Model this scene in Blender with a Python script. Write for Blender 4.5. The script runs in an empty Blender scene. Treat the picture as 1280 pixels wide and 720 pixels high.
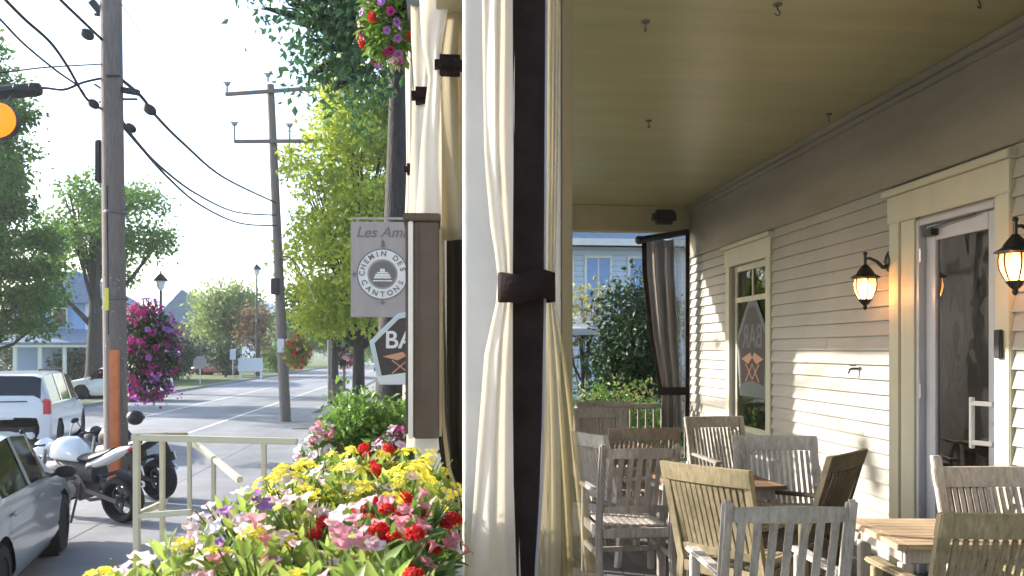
import bpy, bmesh, math, random
import numpy as np
from mathutils import Vector, Matrix, Quaternion
R = math.radians
rnd = random.Random(7)
rng = np.random.default_rng(11)
S = bpy.context.scene
COL = S.collection
# ------------------------------------------------------------------ camera, sky, sun, exposure
CAMZ = 2.2; F = 1050.0; TH = math.atan(100 / F)
cd = bpy.data.cameras.new('camera'); cam = bpy.data.objects.new('camera', cd); COL.objects.link(cam)
cam.location = (0, 0, CAMZ); cam.rotation_euler = (R(90), 0, -TH)
cd.sensor_width = 36; cd.lens = 36 * F / 1280; cd.shift_y = 78 / 1280; cd.clip_start = .05; cd.clip_end = 3000
cd.dof.use_dof = True; cd.dof.focus_distance = 5.0; cd.dof.aperture_fstop = 7.0
S.camera = cam
SUN_AZ = R(26); SUN_EL = R(23)
sdir = Vector((-math.cos(SUN_EL) * math.cos(SUN_AZ), math.cos(SUN_EL) * math.sin(SUN_AZ), math.sin(SUN_EL)))
w = bpy.data.worlds.new('World'); S.world = w; w.use_nodes = True
nt = w.node_tree; nt.nodes.clear()
sky = nt.nodes.new('ShaderNodeTexSky'); sky.sky_type = 'NISHITA'; sky.sun_disc = False
sky.sun_elevation = SUN_EL; sky.sun_rotation = math.atan2(sdir.x, sdir.y); sky.air_density = 1.0; sky.dust_density = 1.6; sky.ozone_density = 1.6
bg = nt.nodes.new('ShaderNodeBackground'); bg.inputs[1].default_value = .15
wo = nt.nodes.new('ShaderNodeOutputWorld')
nt.links.new(sky.outputs[0], bg.inputs[0]); nt.links.new(bg.outputs[0], wo.inputs[0])
sl = bpy.data.lights.new('sun', 'SUN'); sl.energy = 3.35; sl.angle = R(.9); sl.color = (1, .945, .86)
so = bpy.data.objects.new('sun', sl); COL.objects.link(so); so.rotation_euler = sdir.to_track_quat('Z', 'Y').to_euler()
S.view_settings.view_transform = 'Standard'; S.view_settings.look = 'None'
S.view_settings.exposure = 1.75; S.view_settings.gamma = 1; S.view_settings.use_curve_mapping = False

def at(px, d):
    r = (px - 640) * d / F
    return (r * math.cos(TH) + d * math.sin(TH), -r * math.sin(TH) + d * math.cos(TH))
def zat(py, d): return CAMZ - (py - 438) * d / F
def P3(px, py, d):
    x, y = at(px, d); return Vector((x, y, zat(py, d)))

# ------------------------------------------------------------------ materials
def mat(name, col, rough=.7, col2=None, scale=8, stretch=(1, 1, 1), metal=0, bump=0, bscale=None, spec=.5, detail=5, coat=0, trans=0, tcol=None, island=0, alpha=1, lo=.35, hi=.65, bdist=.01):
    m = bpy.data.materials.new(name); m.use_nodes = True
    n = m.node_tree.nodes; l = m.node_tree.links
    p = n['Principled BSDF']; out = n['Material Output']
    p.inputs['Roughness'].default_value = rough; p.inputs['Metallic'].default_value = metal
    p.inputs['Specular IOR Level'].default_value = spec
    p.inputs['Coat Weight'].default_value = coat; p.inputs['Coat Roughness'].default_value = .08
    c = (*col, 1); p.inputs['Base Color'].default_value = c
    src = None
    if col2 is not None or bump:
        tc = n.new('ShaderNodeTexCoord'); mp = n.new('ShaderNodeMapping'); mp.inputs['Scale'].default_value = stretch
        l.new(tc.outputs['Object'], mp.inputs[0])
    if col2 is not None:
        no = n.new('ShaderNodeTexNoise'); no.inputs['Scale'].default_value = scale; no.inputs['Detail'].default_value = detail; no.inputs['Roughness'].default_value = .65
        l.new(mp.outputs[0], no.inputs['Vector'])
        mr = n.new('ShaderNodeMapRange'); mr.inputs[1].default_value = lo; mr.inputs[2].default_value = hi
        l.new(no.outputs[0], mr.inputs[0])
        mx = n.new('ShaderNodeMix'); mx.data_type = 'RGBA'; mx.inputs[6].default_value = c; mx.inputs[7].default_value = (*col2, 1)
        if island:
            ge = n.new('ShaderNodeNewGeometry'); m2 = n.new('ShaderNodeMath'); m2.operation = 'MULTIPLY_ADD'
            m2.inputs[1].default_value = island; l.new(ge.outputs['Random Per Island'], m2.inputs[0])
            m3 = n.new('ShaderNodeMath'); m3.operation = 'MULTIPLY'; m3.inputs[1].default_value = 1 - island
            l.new(mr.outputs[0], m3.inputs[0]); l.new(m3.outputs[0], m2.inputs[2]); l.new(m2.outputs[0], mx.inputs[0])
        else: l.new(mr.outputs[0], mx.inputs[0])
        l.new(mx.outputs[2], p.inputs['Base Color']); src = mx.outputs[2]
    if bump:
        nb = n.new('ShaderNodeTexNoise'); nb.inputs['Scale'].default_value = bscale or scale * 3; nb.inputs['Detail'].default_value = 6
        l.new(mp.outputs[0], nb.inputs['Vector'])
        bp = n.new('ShaderNodeBump'); bp.inputs['Strength'].default_value = bump; bp.inputs['Distance'].default_value = bdist
        l.new(nb.outputs[0], bp.inputs['Height']); l.new(bp.outputs[0], p.inputs['Normal'])
    last = p.outputs[0]
    if trans:
        t = n.new('ShaderNodeBsdfTranslucent'); ms = n.new('ShaderNodeMixShader'); ms.inputs[0].default_value = trans
        if tcol: t.inputs[0].default_value = (*tcol, 1)
        elif src: l.new(src, t.inputs[0])
        else: t.inputs[0].default_value = c
        l.new(last, ms.inputs[1]); l.new(t.outputs[0], ms.inputs[2]); last = ms.outputs[0]
    if alpha < 1:
        tr = n.new('ShaderNodeBsdfTransparent'); ma = n.new('ShaderNodeMixShader'); ma.inputs[0].default_value = alpha
        l.new(tr.outputs[0], ma.inputs[1]); l.new(last, ma.inputs[2]); last = ma.outputs[0]
    l.new(last, out.inputs[0])
    return m
def wood(name, a, b, st=(1, 1, 1)):
    """long-grained weathered wood: streaks + blotches"""
    m = mat(name, tuple(q * w_ for q, w_ in zip(a, (1.12, 1.09, 1.03))), .85, tuple(q * w_ for q, w_ in zip(b, (.86, .83, .78))), 5, tuple(max(1, q * .8) for q in st), bump=.45, bscale=30, lo=.3, hi=.72, bdist=.004, detail=10, spec=.25)
    n = m.node_tree.nodes; l = m.node_tree.links; p = n['Principled BSDF']
    tc = n.new('ShaderNodeTexCoord'); n2 = n.new('ShaderNodeTexNoise'); n2.inputs['Scale'].default_value = 3.1; n2.inputs['Detail'].default_value = 4
    oi = n.new('ShaderNodeObjectInfo'); ad = n.new('ShaderNodeVectorMath'); ad.operation = 'ADD'
    l.new(tc.outputs['Object'], ad.inputs[0]); l.new(oi.outputs['Random'], ad.inputs[1]); l.new(ad.outputs[0], n2.inputs['Vector'])
    src = p.inputs['Base Color'].links[0].from_socket
    mr = n.new('ShaderNodeMapRange'); mr.inputs[1].default_value = .3; mr.inputs[2].default_value = .7; mr.inputs[3].default_value = .72; mr.inputs[4].default_value = 1.22
    l.new(n2.outputs[0], mr.inputs[0])
    mu = n.new('ShaderNodeVectorMath'); mu.operation = 'SCALE'; l.new(src, mu.inputs[0]); l.new(mr.outputs[0], mu.inputs['Scale']); l.new(mu.outputs[0], p.inputs['Base Color'])
    return m
def emis(name, col, s):
    m = bpy.data.materials.new(name); m.use_nodes = True; p = m.node_tree.nodes['Principled BSDF']
    p.inputs['Base Color'].default_value = (*col, 1); p.inputs['Emission Color'].default_value = (*col, 1); p.inputs['Emission Strength'].default_value = s
    return m
def glass(name, tint=(.8, .85, .85), ior=1.5, wav=.0):
    m = bpy.data.materials.new(name); m.use_nodes = True; n = m.node_tree.nodes; l = m.node_tree.links
    n.remove(n['Principled BSDF'])
    t = n.new('ShaderNodeBsdfTransparent'); t.inputs[0].default_value = (*tint, 1)
    g = n.new('ShaderNodeBsdfGlossy'); g.inputs['Roughness'].default_value = .01
    fr = n.new('ShaderNodeFresnel'); fr.inputs[0].default_value = ior + .25
    ms = n.new('ShaderNodeMixShader'); l.new(fr.outputs[0], ms.inputs[0]); l.new(t.outputs[0], ms.inputs[1]); l.new(g.outputs[0], ms.inputs[2])
    if wav:
        no = n.new('ShaderNodeTexNoise'); no.inputs['Scale'].default_value = 2.2; bp = n.new('ShaderNodeBump'); bp.inputs['Strength'].default_value = wav; bp.inputs['Distance'].default_value = .02
        tc = n.new('ShaderNodeTexCoord'); l.new(tc.outputs['Object'], no.inputs['Vector']); l.new(no.outputs[0], bp.inputs['Height']); l.new(bp.outputs[0], g.inputs['Normal'])
    l.new(ms.outputs[0], n['Material Output'].inputs[0]); return m
M = {}
M['asphalt'] = mat('asphalt', (.20, .205, .215), .92, (.26, .26, .265), 1.2, bump=.6, bscale=180, bdist=.004)
M['patch'] = mat('concrete', (.30, .29, .27), .9, (.22, .215, .2), 3, bump=.3)
M['paint'] = mat('road paint', (.62, .62, .6), .8, (.3, .3, .3), 14, lo=.45, hi=.75)
M['grass'] = mat('grass', (.05, .09, .02), .95, (.11, .14, .04), 2.5, bump=.8, bscale=60)
M['earth'] = mat('ground', (.06, .08, .03), .95, (.1, .1, .06), .3)
M['cream'] = mat('cream siding paint', (.39, .37, .325), .55, (.31, .29, .25), 1.6, (1, 1, .5), bump=.12, bscale=30, bdist=.003, lo=.3, hi=.75)
M['frieze'] = mat('tan frieze paint', (.31, .275, .22), .55, (.255, .225, .18), 1.5, (3, .6, 3), bump=.1)
M['trim'] = mat('cream trim', (.53, .505, .375), .5, (.47, .445, .335), 3, (1, 1, .3), bump=.08)
M['white'] = mat('white paint', (.79, .765, .72), .45, (.71, .69, .65), 4)
M['doorgrey'] = mat('grey white door paint', (.46, .465, .50), .4, (.41, .415, .45), 3)
M['header'] = mat('beam paint', (.40, .365, .225), .5, (.35, .32, .20), 3)
M['brownbox'] = mat('brown paint', (.10, .078, .06), .7, (.125, .10, .08), 5, bump=.1, spec=.2)
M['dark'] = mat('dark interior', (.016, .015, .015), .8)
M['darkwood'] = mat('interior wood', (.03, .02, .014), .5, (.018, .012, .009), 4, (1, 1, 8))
M['floor'] = wood('porch floor boards', (.12, .115, .115), (.19, .18, .175), (20, 1, 1))
M['greywood'] = wood('weathered grey teak', (.47, .44, .42), (.32, .29, .26), (14, 14, 1.2))
M['palewood'] = wood('pale silver teak', (.56, .545, .53), (.38, .36, .34), (14, 14, 1.2))
M['mossbrown'] = wood('dark mossy teak', (.15, .125, .085), (.09, .078, .055), (14, 14, 1.2))
M['olivewood'] = wood('mossy yellow teak', (.37, .32, .21), (.23, .195, .125), (14, 14, 1.2))
M['brownwood'] = wood('worn brown teak', (.38, .31, .24), (.26, .21, .165), (14, 14, 1.2))
M['darkgreywood'] = wood('dark grey teak', (.38, .35, .32), (.25, .23, .21), (14, 14, 1.2))
M['tabletop'] = wood('honey table teak', (.54, .42, .29), (.41, .31, .21), (1.2, 14, 14))
M['tabledark'] = wood('brown table teak', (.26, .17, .11), (.18, .12, .08), (1.2, 14, 14))
M['pole'] = mat('weathered pole wood', (.25, .21, .19), .9, (.14, .12, .11), 12, (5, 5, .35), bump=.9, bscale=20, bdist=.02, lo=.3, hi=.7)
M['black'] = mat('black metal', (.012, .012, .013), .4)
M['rubber'] = mat('rubber', (.015, .015, .016), .85)
M['cable'] = mat('cable', (.02, .02, .022), .7)
M['steel'] = mat('steel', (.5, .5, .52), .3, metal=1)
M['alloy'] = mat('wheel alloy', (.45, .46, .48), .35, metal=.8)
M['orange'] = mat('orange guard', (.62, .19, .055), .6, (.48, .13, .04), 4)
M['yellow'] = mat('yellow tag', (.75, .68, .08), .5)
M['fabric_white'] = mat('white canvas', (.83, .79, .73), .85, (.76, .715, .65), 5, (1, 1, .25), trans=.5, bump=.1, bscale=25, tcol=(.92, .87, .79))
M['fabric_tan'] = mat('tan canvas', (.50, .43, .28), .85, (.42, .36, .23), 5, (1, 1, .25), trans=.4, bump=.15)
M['fabric_shade'] = mat('hidden shade canvas', (.60, .585, .55), .85, (.50, .485, .455), 5, (1, 1, .25), trans=.6)
M['fabric_brown'] = mat('dark brown webbing', (.016, .010, .009), .9, (.026, .017, .015), 9, bump=.5, bscale=45, spec=.15)
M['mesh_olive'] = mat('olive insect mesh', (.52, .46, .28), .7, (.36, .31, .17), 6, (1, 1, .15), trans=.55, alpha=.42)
M['mesh_end'] = mat('grey brown mesh', (.30, .27, .24), .6, (.18, .16, .14), 4, (3, 3, .1), trans=.45, alpha=.80)
M['mesh_clear'] = mat('clear vinyl', (.62, .66, .70), .25, alpha=.35)
M['mesh_shaded'] = mat('shaded olive mesh', (.035, .03, .02), .6, (.07, .06, .035), 5, (3, 3, .2), trans=.3, alpha=.93)  # olive mesh with its shade put into a darker base colour
M['zipper'] = mat('zipper', (.35, .33, .36), .4)
M['leaf'] = mat('green leaf', (.08, .16, .035), .45, (.17, .27, .06), 3, trans=.45, island=.7)
M['leaf_ever'] = mat('evergreen leaf', (.04, .12, .02), .5, (.12, .24, .035), 1.2, trans=.45, island=.5)
M['leaf_bright'] = mat('bright green leaf', (.16, .28, .05), .45, (.42, .50, .13), 3, trans=.5, island=.7)
M['leaf_lime'] = mat('lime maple leaf', (.28, .40, .05), .5, (.56, .60, .10), .8, trans=.55, island=.5)
M['leaf_dark'] = mat('dark green leaf', (.025, .06, .022), .5, (.045, .095, .03), 2, trans=.25, island=.6)
M['leaf_blue'] = mat('blue green leaf', (.04, .11, .04), .5, (.08, .18, .06), 2, trans=.3, island=.6)
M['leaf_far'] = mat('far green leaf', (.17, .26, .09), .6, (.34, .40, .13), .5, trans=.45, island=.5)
M['leaf_autumn'] = mat('rusty leaf', (.20, .15, .08), .6, (.34, .21, .11), .5, trans=.4, island=.5)
M['leaf_mid'] = mat('mid green leaf', (.075, .18, .03), .5, (.20, .32, .06), 1, trans=.4, island=.5)
M['leaf_gold'] = mat('yellowing leaf', (.36, .30, .10), .6, (.22, .26, .08), 2, trans=.4, island=.6)
M['bark'] = mat('bark', (.075, .065, .06), .95, (.035, .033, .033), 9, (3, 3, .5), bump=1, bscale=14, bdist=.03)
M['stem'] = mat('green stem', (.10, .16, .05), .6)
M['soil'] = mat('potting soil', (.03, .022, .016), .95, (.05, .035, .025), 20, bump=.5)
M['red'] = mat('red petals', (.62, .012, .012), .5, (.80, .04, .03), 20, trans=.35, island=.7)
M['pink'] = mat('pale pink petals', (.82, .56, .61), .5, (.88, .74, .76), 14, trans=.4, island=.6)
M['rose'] = mat('rose petals', (.76, .24, .33), .5, (.84, .44, .50), 14, trans=.4, island=.6)
M['yflower'] = mat('yellow petals', (.86, .74, .06), .5, (.88, .82, .16), 20, trans=.4, island=.7)
M['purple'] = mat('purple petals', (.32, .10, .42), .5, (.48, .22, .62), 14, trans=.4, island=.7)
M['magenta'] = mat('magenta petals', (.42, .02, .20), .5, (.30, .02, .10), 9, trans=.35, island=.7)
M['whitefl'] = mat('white petals', (.8, .76, .78), .5, trans=.4)
M['silver'] = mat('silver car paint', (.33, .38, .43), .3, metal=.3, coat=.8)
M['whitecar'] = mat('white car paint', (.75, .76, .78), .3, coat=.8)
M['redcar'] = mat('dark red car paint', (.22, .02, .04), .3, coat=.8)
M['carglass'] = mat('car glass', (.012, .014, .016), .05, spec=.6)
M['taillight'] = mat('tail light red', (.6, .02, .03), .15, coat=1)
M['headlight'] = mat('head light lens', (.7, .72, .75), .1, coat=1)
M['plastic'] = mat('black plastic', (.02, .02, .022), .55)
M['bikewhite'] = mat('white bike paint', (.78, .8, .82), .2, coat=1)
M['engine'] = mat('engine metal', (.13, .125, .13), .4, metal=.8)
M['amber'] = emis('glowing amber', (1, .22, .006), .42)
M['glass'] = glass('window glass', (.78, .81, .83), 2.15, .25)
M['lampglass'] = mat('lantern amber glass', (.9, .62, .40), .25, trans=.5, tcol=(1, .75, .5), alpha=.55)
M['bulb'] = emis('lit bulb', (1, .55, .25), 7)
M['signgrey'] = mat('grey sign board', (.36, .33, .335), .7, (.30, .275, .28), 8, (1, 1, .2))
M['signdark'] = mat('dark sign panel', (.05, .035, .035), .5)
M['signink'] = mat('slate sign ink', (.15, .14, .15), .6)
M['signpale'] = mat('pale sign paint', (.66, .68, .70), .6)
M['signblue'] = mat('pale blue frame paint', (.50, .57, .62), .5)
M['signdim'] = mat('dim reflected sign', (.13, .14, .14), .6)  # greyed to look like a faint reflection
M['copper'] = mat('copper sign paint', (.55, .28, .17), .5)
M['bluewall'] = mat('blue clapboard', (.26, .40, .66), .7, (.30, .44, .70), 3)
M['palewall'] = mat('pale blue white clapboard', (.62, .70, .80), .7)
M['slate'] = mat('slate roof', (.16, .20, .27), .8, (.20, .25, .33), 3)
M['brick'] = mat('brown wall', (.22, .17, .15), .8)
M['umbrella'] = mat('umbrella canvas', (.62, .66, .72), .8, trans=.3)
M['hill'] = mat('far hill', (.16, .24, .34), .95, (.20, .29, .40), .02)  # blue of distance haze painted into the base colour
M['ceramic'] = mat('insulator', (.3, .3, .32), .3)

def crack(m, sc=.17):
    n = m.node_tree.nodes; l = m.node_tree.links; p = n['Principled BSDF']; tc = n.new('ShaderNodeTexCoord')
    nz = n.new('ShaderNodeTexNoise'); nz.inputs['Scale'].default_value = .9; nz.inputs['Detail'].default_value = 9; nz.inputs['Roughness'].default_value = .7; l.new(tc.outputs['Object'], nz.inputs['Vector'])
    ad = n.new('ShaderNodeVectorMath'); ad.operation = 'MULTIPLY_ADD'; ad.inputs[1].default_value = (4, 4, 4); l.new(nz.outputs['Color'], ad.inputs[0]); l.new(tc.outputs['Object'], ad.inputs[2])
    v = n.new('ShaderNodeTexVoronoi'); v.feature = 'DISTANCE_TO_EDGE'; v.inputs['Scale'].default_value = sc; l.new(ad.outputs[0], v.inputs['Vector'])
    mr = n.new('ShaderNodeMapRange'); mr.inputs[1].default_value = .001; mr.inputs[2].default_value = .006; mr.inputs[3].default_value = .72; mr.inputs[4].default_value = 1; l.new(v.outputs['Distance'], mr.inputs[0])
    n2 = n.new('ShaderNodeTexNoise'); n2.inputs['Scale'].default_value = .5; n2.inputs['Detail'].default_value = 3; mp = n.new('ShaderNodeMapping'); mp.inputs['Scale'].default_value = (1, .25, 1); l.new(tc.outputs['Object'], mp.inputs[0]); l.new(mp.outputs[0], n2.inputs['Vector'])
    m2 = n.new('ShaderNodeMapRange'); m2.inputs[1].default_value = .35; m2.inputs[2].default_value = .65; m2.inputs[3].default_value = .78; m2.inputs[4].default_value = 1.15; l.new(n2.outputs[0], m2.inputs[0])
    mm = n.new('ShaderNodeMath'); mm.operation = 'MULTIPLY'; l.new(mr.outputs[0], mm.inputs[0]); l.new(m2.outputs[0], mm.inputs[1])
    src = p.inputs['Base Color'].links[0].from_socket; mu = n.new('ShaderNodeVectorMath'); mu.operation = 'SCALE'; l.new(src, mu.inputs[0]); l.new(mm.outputs[0], mu.inputs['Scale']); l.new(mu.outputs[0], p.inputs['Base Color'])
crack(M['asphalt'])
# ceiling material: painted beadboard
def ceiling_mat():
    m = mat('olive cream beadboard', (.37, .35, .175), .36, (.305, .285, .142), 1.6, (.35, 2, 1), detail=6)
    n = m.node_tree.nodes; l = m.node_tree.links; p = n['Principled BSDF']
    tc = n.new('ShaderNodeTexCoord'); sp = n.new('ShaderNodeSeparateXYZ'); l.new(tc.outputs['Object'], sp.inputs[0])
    a = n.new('ShaderNodeMath'); a.operation = 'MULTIPLY'; a.inputs[1].default_value = 1 / .085; l.new(sp.outputs[1], a.inputs[0])
    b = n.new('ShaderNodeMath'); b.operation = 'FRACT'; l.new(a.outputs[0], b.inputs[0])
    c = n.new('ShaderNodeMath'); c.operation = 'GREATER_THAN'; c.inputs[1].default_value = .07; l.new(b.outputs[0], c.inputs[0])
    fl = n.new('ShaderNodeMath'); fl.operation = 'FLOOR'; l.new(a.outputs[0], fl.inputs[0])
    wn = n.new('ShaderNodeTexWhiteNoise'); wn.noise_dimensions = '1D'; l.new(fl.outputs[0], wn.inputs['W'])
    mr = n.new('ShaderNodeMapRange'); mr.inputs[3].default_value = .97; mr.inputs[4].default_value = 1.03; l.new(wn.outputs[0], mr.inputs[0])
    src = p.inputs['Base Color'].links[0].from_socket
    mu = n.new('ShaderNodeVectorMath'); mu.operation = 'SCALE'; l.new(src, mu.inputs[0]); l.new(mr.outputs[0], mu.inputs['Scale']); l.new(mu.outputs[0], p.inputs['Base Color'])
    bp = n.new('ShaderNodeBump'); bp.inputs['Strength'].default_value = .3; bp.inputs['Distance'].default_value = .003
    l.new(c.outputs[0], bp.inputs['Height']); l.new(bp.outputs[0], p.inputs['Normal'])
    return m
M['ceiling'] = ceiling_mat()

# ------------------------------------------------------------------ helpers
def put(name, me, parent=None, m=None):
    o = bpy.data.objects.new(name, me); COL.objects.link(o)
    if m is not None: me.materials.clear(); me.materials.append(m)
    if parent is not None: o.parent = parent
    return o
def tag(o, label=None, cat=None, group=None, kind=None):
    if label: o['label'] = label
    if cat: o['category'] = cat
    if group: o['group'] = group
    if kind: o['kind'] = kind
    return o
def thing(name, label, cat, loc=(0, 0, 0), rz=0, group=None):
    o = bpy.data.objects.new(name, None); COL.objects.link(o); o.location = loc; o.rotation_euler = (0, 0, rz); o.empty_display_size = .1
    return tag(o, label, cat, group)
def dup(root, loc=None, rz=None, label=None, group=None):
    def cp(o, par):
        c = o.copy(); COL.objects.link(c)
        if par is not None: c.parent = par
        for ch in [x for x in COL.objects if x.parent is o]: cp(ch, c)
        return c
    c = cp(root, None)
    if loc is not None: c.location = loc
    if rz is not None: c.rotation_euler = (0, 0, rz)
    if label: c['label'] = label
    if group: c['group'] = group
    return c
def retint(root, a, b):
    """give a copied thing its own meshes in another material"""
    for ch in [x for x in COL.objects if x.parent is root]:
        if ch.type == 'MESH' and ch.data.materials and ch.data.materials[0] == a:
            ch.data = ch.data.copy(); ch.data.materials[0] = b
class MB:
    def __init__(s): s.v = []; s.f = []
    def add(s, vs, fs):
        k = len(s.v); s.v += [tuple(q) for q in vs]; s.f += [tuple(i + k for i in q) for q in fs]; return s
    def box(s, c, d, mtx=None, rot=None):
        x, y, z = d[0] / 2, d[1] / 2, d[2] / 2
        vs = [Vector((a, b, e)) for a in (-x, x) for b in (-y, y) for e in (-z, z)]
        if rot is not None:
            rm = Matrix.Rotation(rot[1], 3, rot[0]) if isinstance(rot[0], str) else rot
            vs = [rm @ q for q in vs]
        vs = [q + Vector(c) for q in vs]
        if mtx is not None: vs = [mtx @ q for q in vs]
        return s.add(vs, [(0, 1, 3, 2), (4, 6, 7, 5), (0, 4, 5, 1), (2, 3, 7, 6), (0, 2, 6, 4), (1, 5, 7, 3)])
    def bx(s, x0, x1, y0, y1, z0, z1): return s.box(((x0 + x1) / 2, (y0 + y1) / 2, (z0 + z1) / 2), (abs(x1 - x0), abs(y1 - y0), abs(z1 - z0)))
    def bar(s, a, b, wx, wy, up=(0, 0, 1)):
        """rectangular bar from a to b"""
        a = Vector(a); b = Vector(b); t = (b - a).normalized(); u = Vector(up)
        if abs(t.dot(u)) > .95: u = Vector((0, 1, 0))
        sx = t.cross(u).normalized(); sy = sx.cross(t).normalized()
        vs = []
        for q in (a, b):
            for i, j in ((-1, -1), (1, -1), (1, 1), (-1, 1)): vs.append(q + sx * i * wx / 2 + sy * j * wy / 2)
        return s.add(vs, [(3, 2, 1, 0), (4, 5, 6, 7), (0, 1, 5, 4), (1, 2, 6, 5), (2, 3, 7, 6), (3, 0, 4, 7)])
    def tube(s, pts, rad, n=8, cap=True):
        pts = [Vector(q) for q in pts]; rads = rad if isinstance(rad, (list, tuple)) else [rad] * len(pts)
        k = len(s.v); u = None
        for i, q in enumerate(pts):
            t = (pts[min(i + 1, len(pts) - 1)] - pts[max(i - 1, 0)]).normalized()
            if u is None: u = t.orthogonal().normalized()
            u = (u - t * u.dot(t)).normalized(); v = t.cross(u)
            for j in range(n):
                a = 2 * math.pi * j / n; s.v.append(tuple(q + (u * math.cos(a) + v * math.sin(a)) * rads[i]))
        for i in range(len(pts) - 1):
            for j in range(n):
                a = k + i * n + j; b = k + i * n + (j + 1) % n; s.f.append((a, b, b + n, a + n))
        if cap:
            s.f.append(tuple(k + j for j in range(n))[::-1]); s.f.append(tuple(k + (len(pts) - 1) * n + j for j in range(n)))
        return s
    def lathe(s, prof, c=(0, 0, 0), n=16, rm=None, ph=0):
        k = len(s.v); c = Vector(c)
        for r, z in prof:
            for j in range(n):
                a = 2 * math.pi * j / n + ph; q = Vector((r * math.cos(a), r * math.sin(a), z))
                if rm is not None: q = rm @ q
                s.v.append(tuple(q + c))
        for i in range(len(prof) - 1):
            for j in range(n):
                a = k + i * n + j; b = k + i * n + (j + 1) % n; s.f.append((a, b, b + n, a + n))
        s.f.append(tuple(k + j for j in range(n))[::-1]); s.f.append(tuple(k + (len(prof) - 1) * n + j for j in range(n)))
        return s
    def loft(s, secs, n=14, cap=True, pw=1.0):
        """secs: (centre, half width y, half height z) along x-ish"""
        k = len(s.v)
        for c, ry, rz in secs:
            for j in range(n):
                a = 2 * math.pi * j / n; ca, sa = math.cos(a), math.sin(a)
                s.v.append((c[0], c[1] + ry * math.copysign(abs(ca) ** pw, ca), c[2] + rz * math.copysign(abs(sa) ** pw, sa)))
        for i in range(len(secs) - 1):
            for j in range(n):
                a = k + i * n + j; b = k + i * n + (j + 1) % n; s.f.append((a, b, b + n, a + n))
        if cap: s.f.append(tuple(k + j for j in range(n))[::-1]); s.f.append(tuple(k + (len(secs) - 1) * n + j for j in range(n)))
        return s
    def ball(s, c, r, sc=(1, 1, 1), n=10, m=7):
        prof = [(max(1e-4, r * math.sin(math.pi * i / m)), -r * math.cos(math.pi * i / m)) for i in range(m + 1)]
        return s.lathe(prof, c, n, Matrix.Diagonal(sc).to_3x3())
    def prism(s, pts, d, mtx):
        """pts 2-D outline (x,z) extruded by d along y, through mtx"""
        n = len(pts); vs = [mtx @ Vector((x, -d / 2, z)) for x, z in pts] + [mtx @ Vector((x, d / 2, z)) for x, z in pts]
        return s.add(vs, [tuple(range(n)), tuple(range(2 * n - 1, n - 1, -1))] + [(i + n, (i + 1) % n + n, (i + 1) % n, i)[::1] for i in range(n)])
    def build(s, name, m, parent=None, smooth=False, bevel=0):
        me = bpy.data.meshes.new(name); me.from_pydata(s.v, [], s.f)
        bm = bmesh.new(); bm.from_mesh(me); bmesh.ops.recalc_face_normals(bm, faces=bm.faces)
        if bevel: bmesh.ops.bevel(bm, geom=[e for e in bm.edges if len(e.link_faces) == 2 and e.calc_face_angle(0) > .6], offset=bevel, segments=2, affect='EDGES', clamp_overlap=True)
        bm.to_mesh(me); bm.free()
        if smooth: me.shade_smooth(); me.set_sharp_from_angle(angle=R(38))
        elif bevel: me.shade_smooth(); me.set_sharp_from_angle(angle=R(50))
        return put(name, me, parent, m)
def leafmesh(pos, nrm, size, aspect=.55, fold=.18, jit=.35):
    """pos (n,3) leaf bases, nrm (n,3) leaf growing directions"""
    n = len(pos); d = nrm / (np.linalg.norm(nrm, axis=1, keepdims=True) + 1e-9)
    a = rng.normal(size=(n, 3)); sd = np.cross(d, a); sd /= np.linalg.norm(sd, axis=1, keepdims=True) + 1e-9
    up = np.cross(sd, d); L = (size * (1 + jit * rng.uniform(-1, 1, n)))[:, None]; W = L * aspect / 2
    v = np.stack([pos, pos + d * L * .45 + sd * W + up * L * fold * .5, pos + d * L + up * -L * fold * .5, pos + d * L * .45 - sd * W + up * L * fold * .5], 1)
    return v.reshape(-1, 3), np.arange(4 * n).reshape(-1, 4)
def npmesh(name, v, f, m, parent=None, flat=True):
    me = bpy.data.meshes.new(name); me.from_pydata(v.tolist(), [], f.tolist()); me.update()
    return put(name, me, parent, m)
def cloud(name, blobs, per, size, m, parent=None, aspect=.55, droop=0, cl=1.0, shell=.55):
    """blobs: (x,y,z,r,[flat]) ellipsoidal clumps broken into small twigs of leaves"""
    ps = []; ds = []
    for b in blobs:
        x, y, z, r = b[:4]; fl = b[4] if len(b) > 4 else .75
        nt_ = max(3, int(per * r * r)); u = rng.normal(size=(nt_, 3)); u /= np.linalg.norm(u, axis=1, keepdims=True)
        rad = r * (shell + (1.12 - shell) * rng.uniform(0, 1, nt_) ** .7)
        c = u * rad[:, None] * np.array([1, 1, fl]) + np.array([x, y, z])
        k = 7; tw = np.repeat(c, k, 0); off = rng.normal(size=(nt_ * k, 3)) * size * 1.1 * cl
        ps.append(tw + off); dd = np.repeat(u, k, 0) * .6 + rng.normal(size=(nt_ * k, 3)) * .8; dd[:, 2] -= droop; ds.append(dd)
    p = np.concatenate(ps); d = np.concatenate(ds); v, f = leafmesh(p, d, np.full(len(p), size), aspect)
    return npmesh(name, v, f, m, parent)
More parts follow.
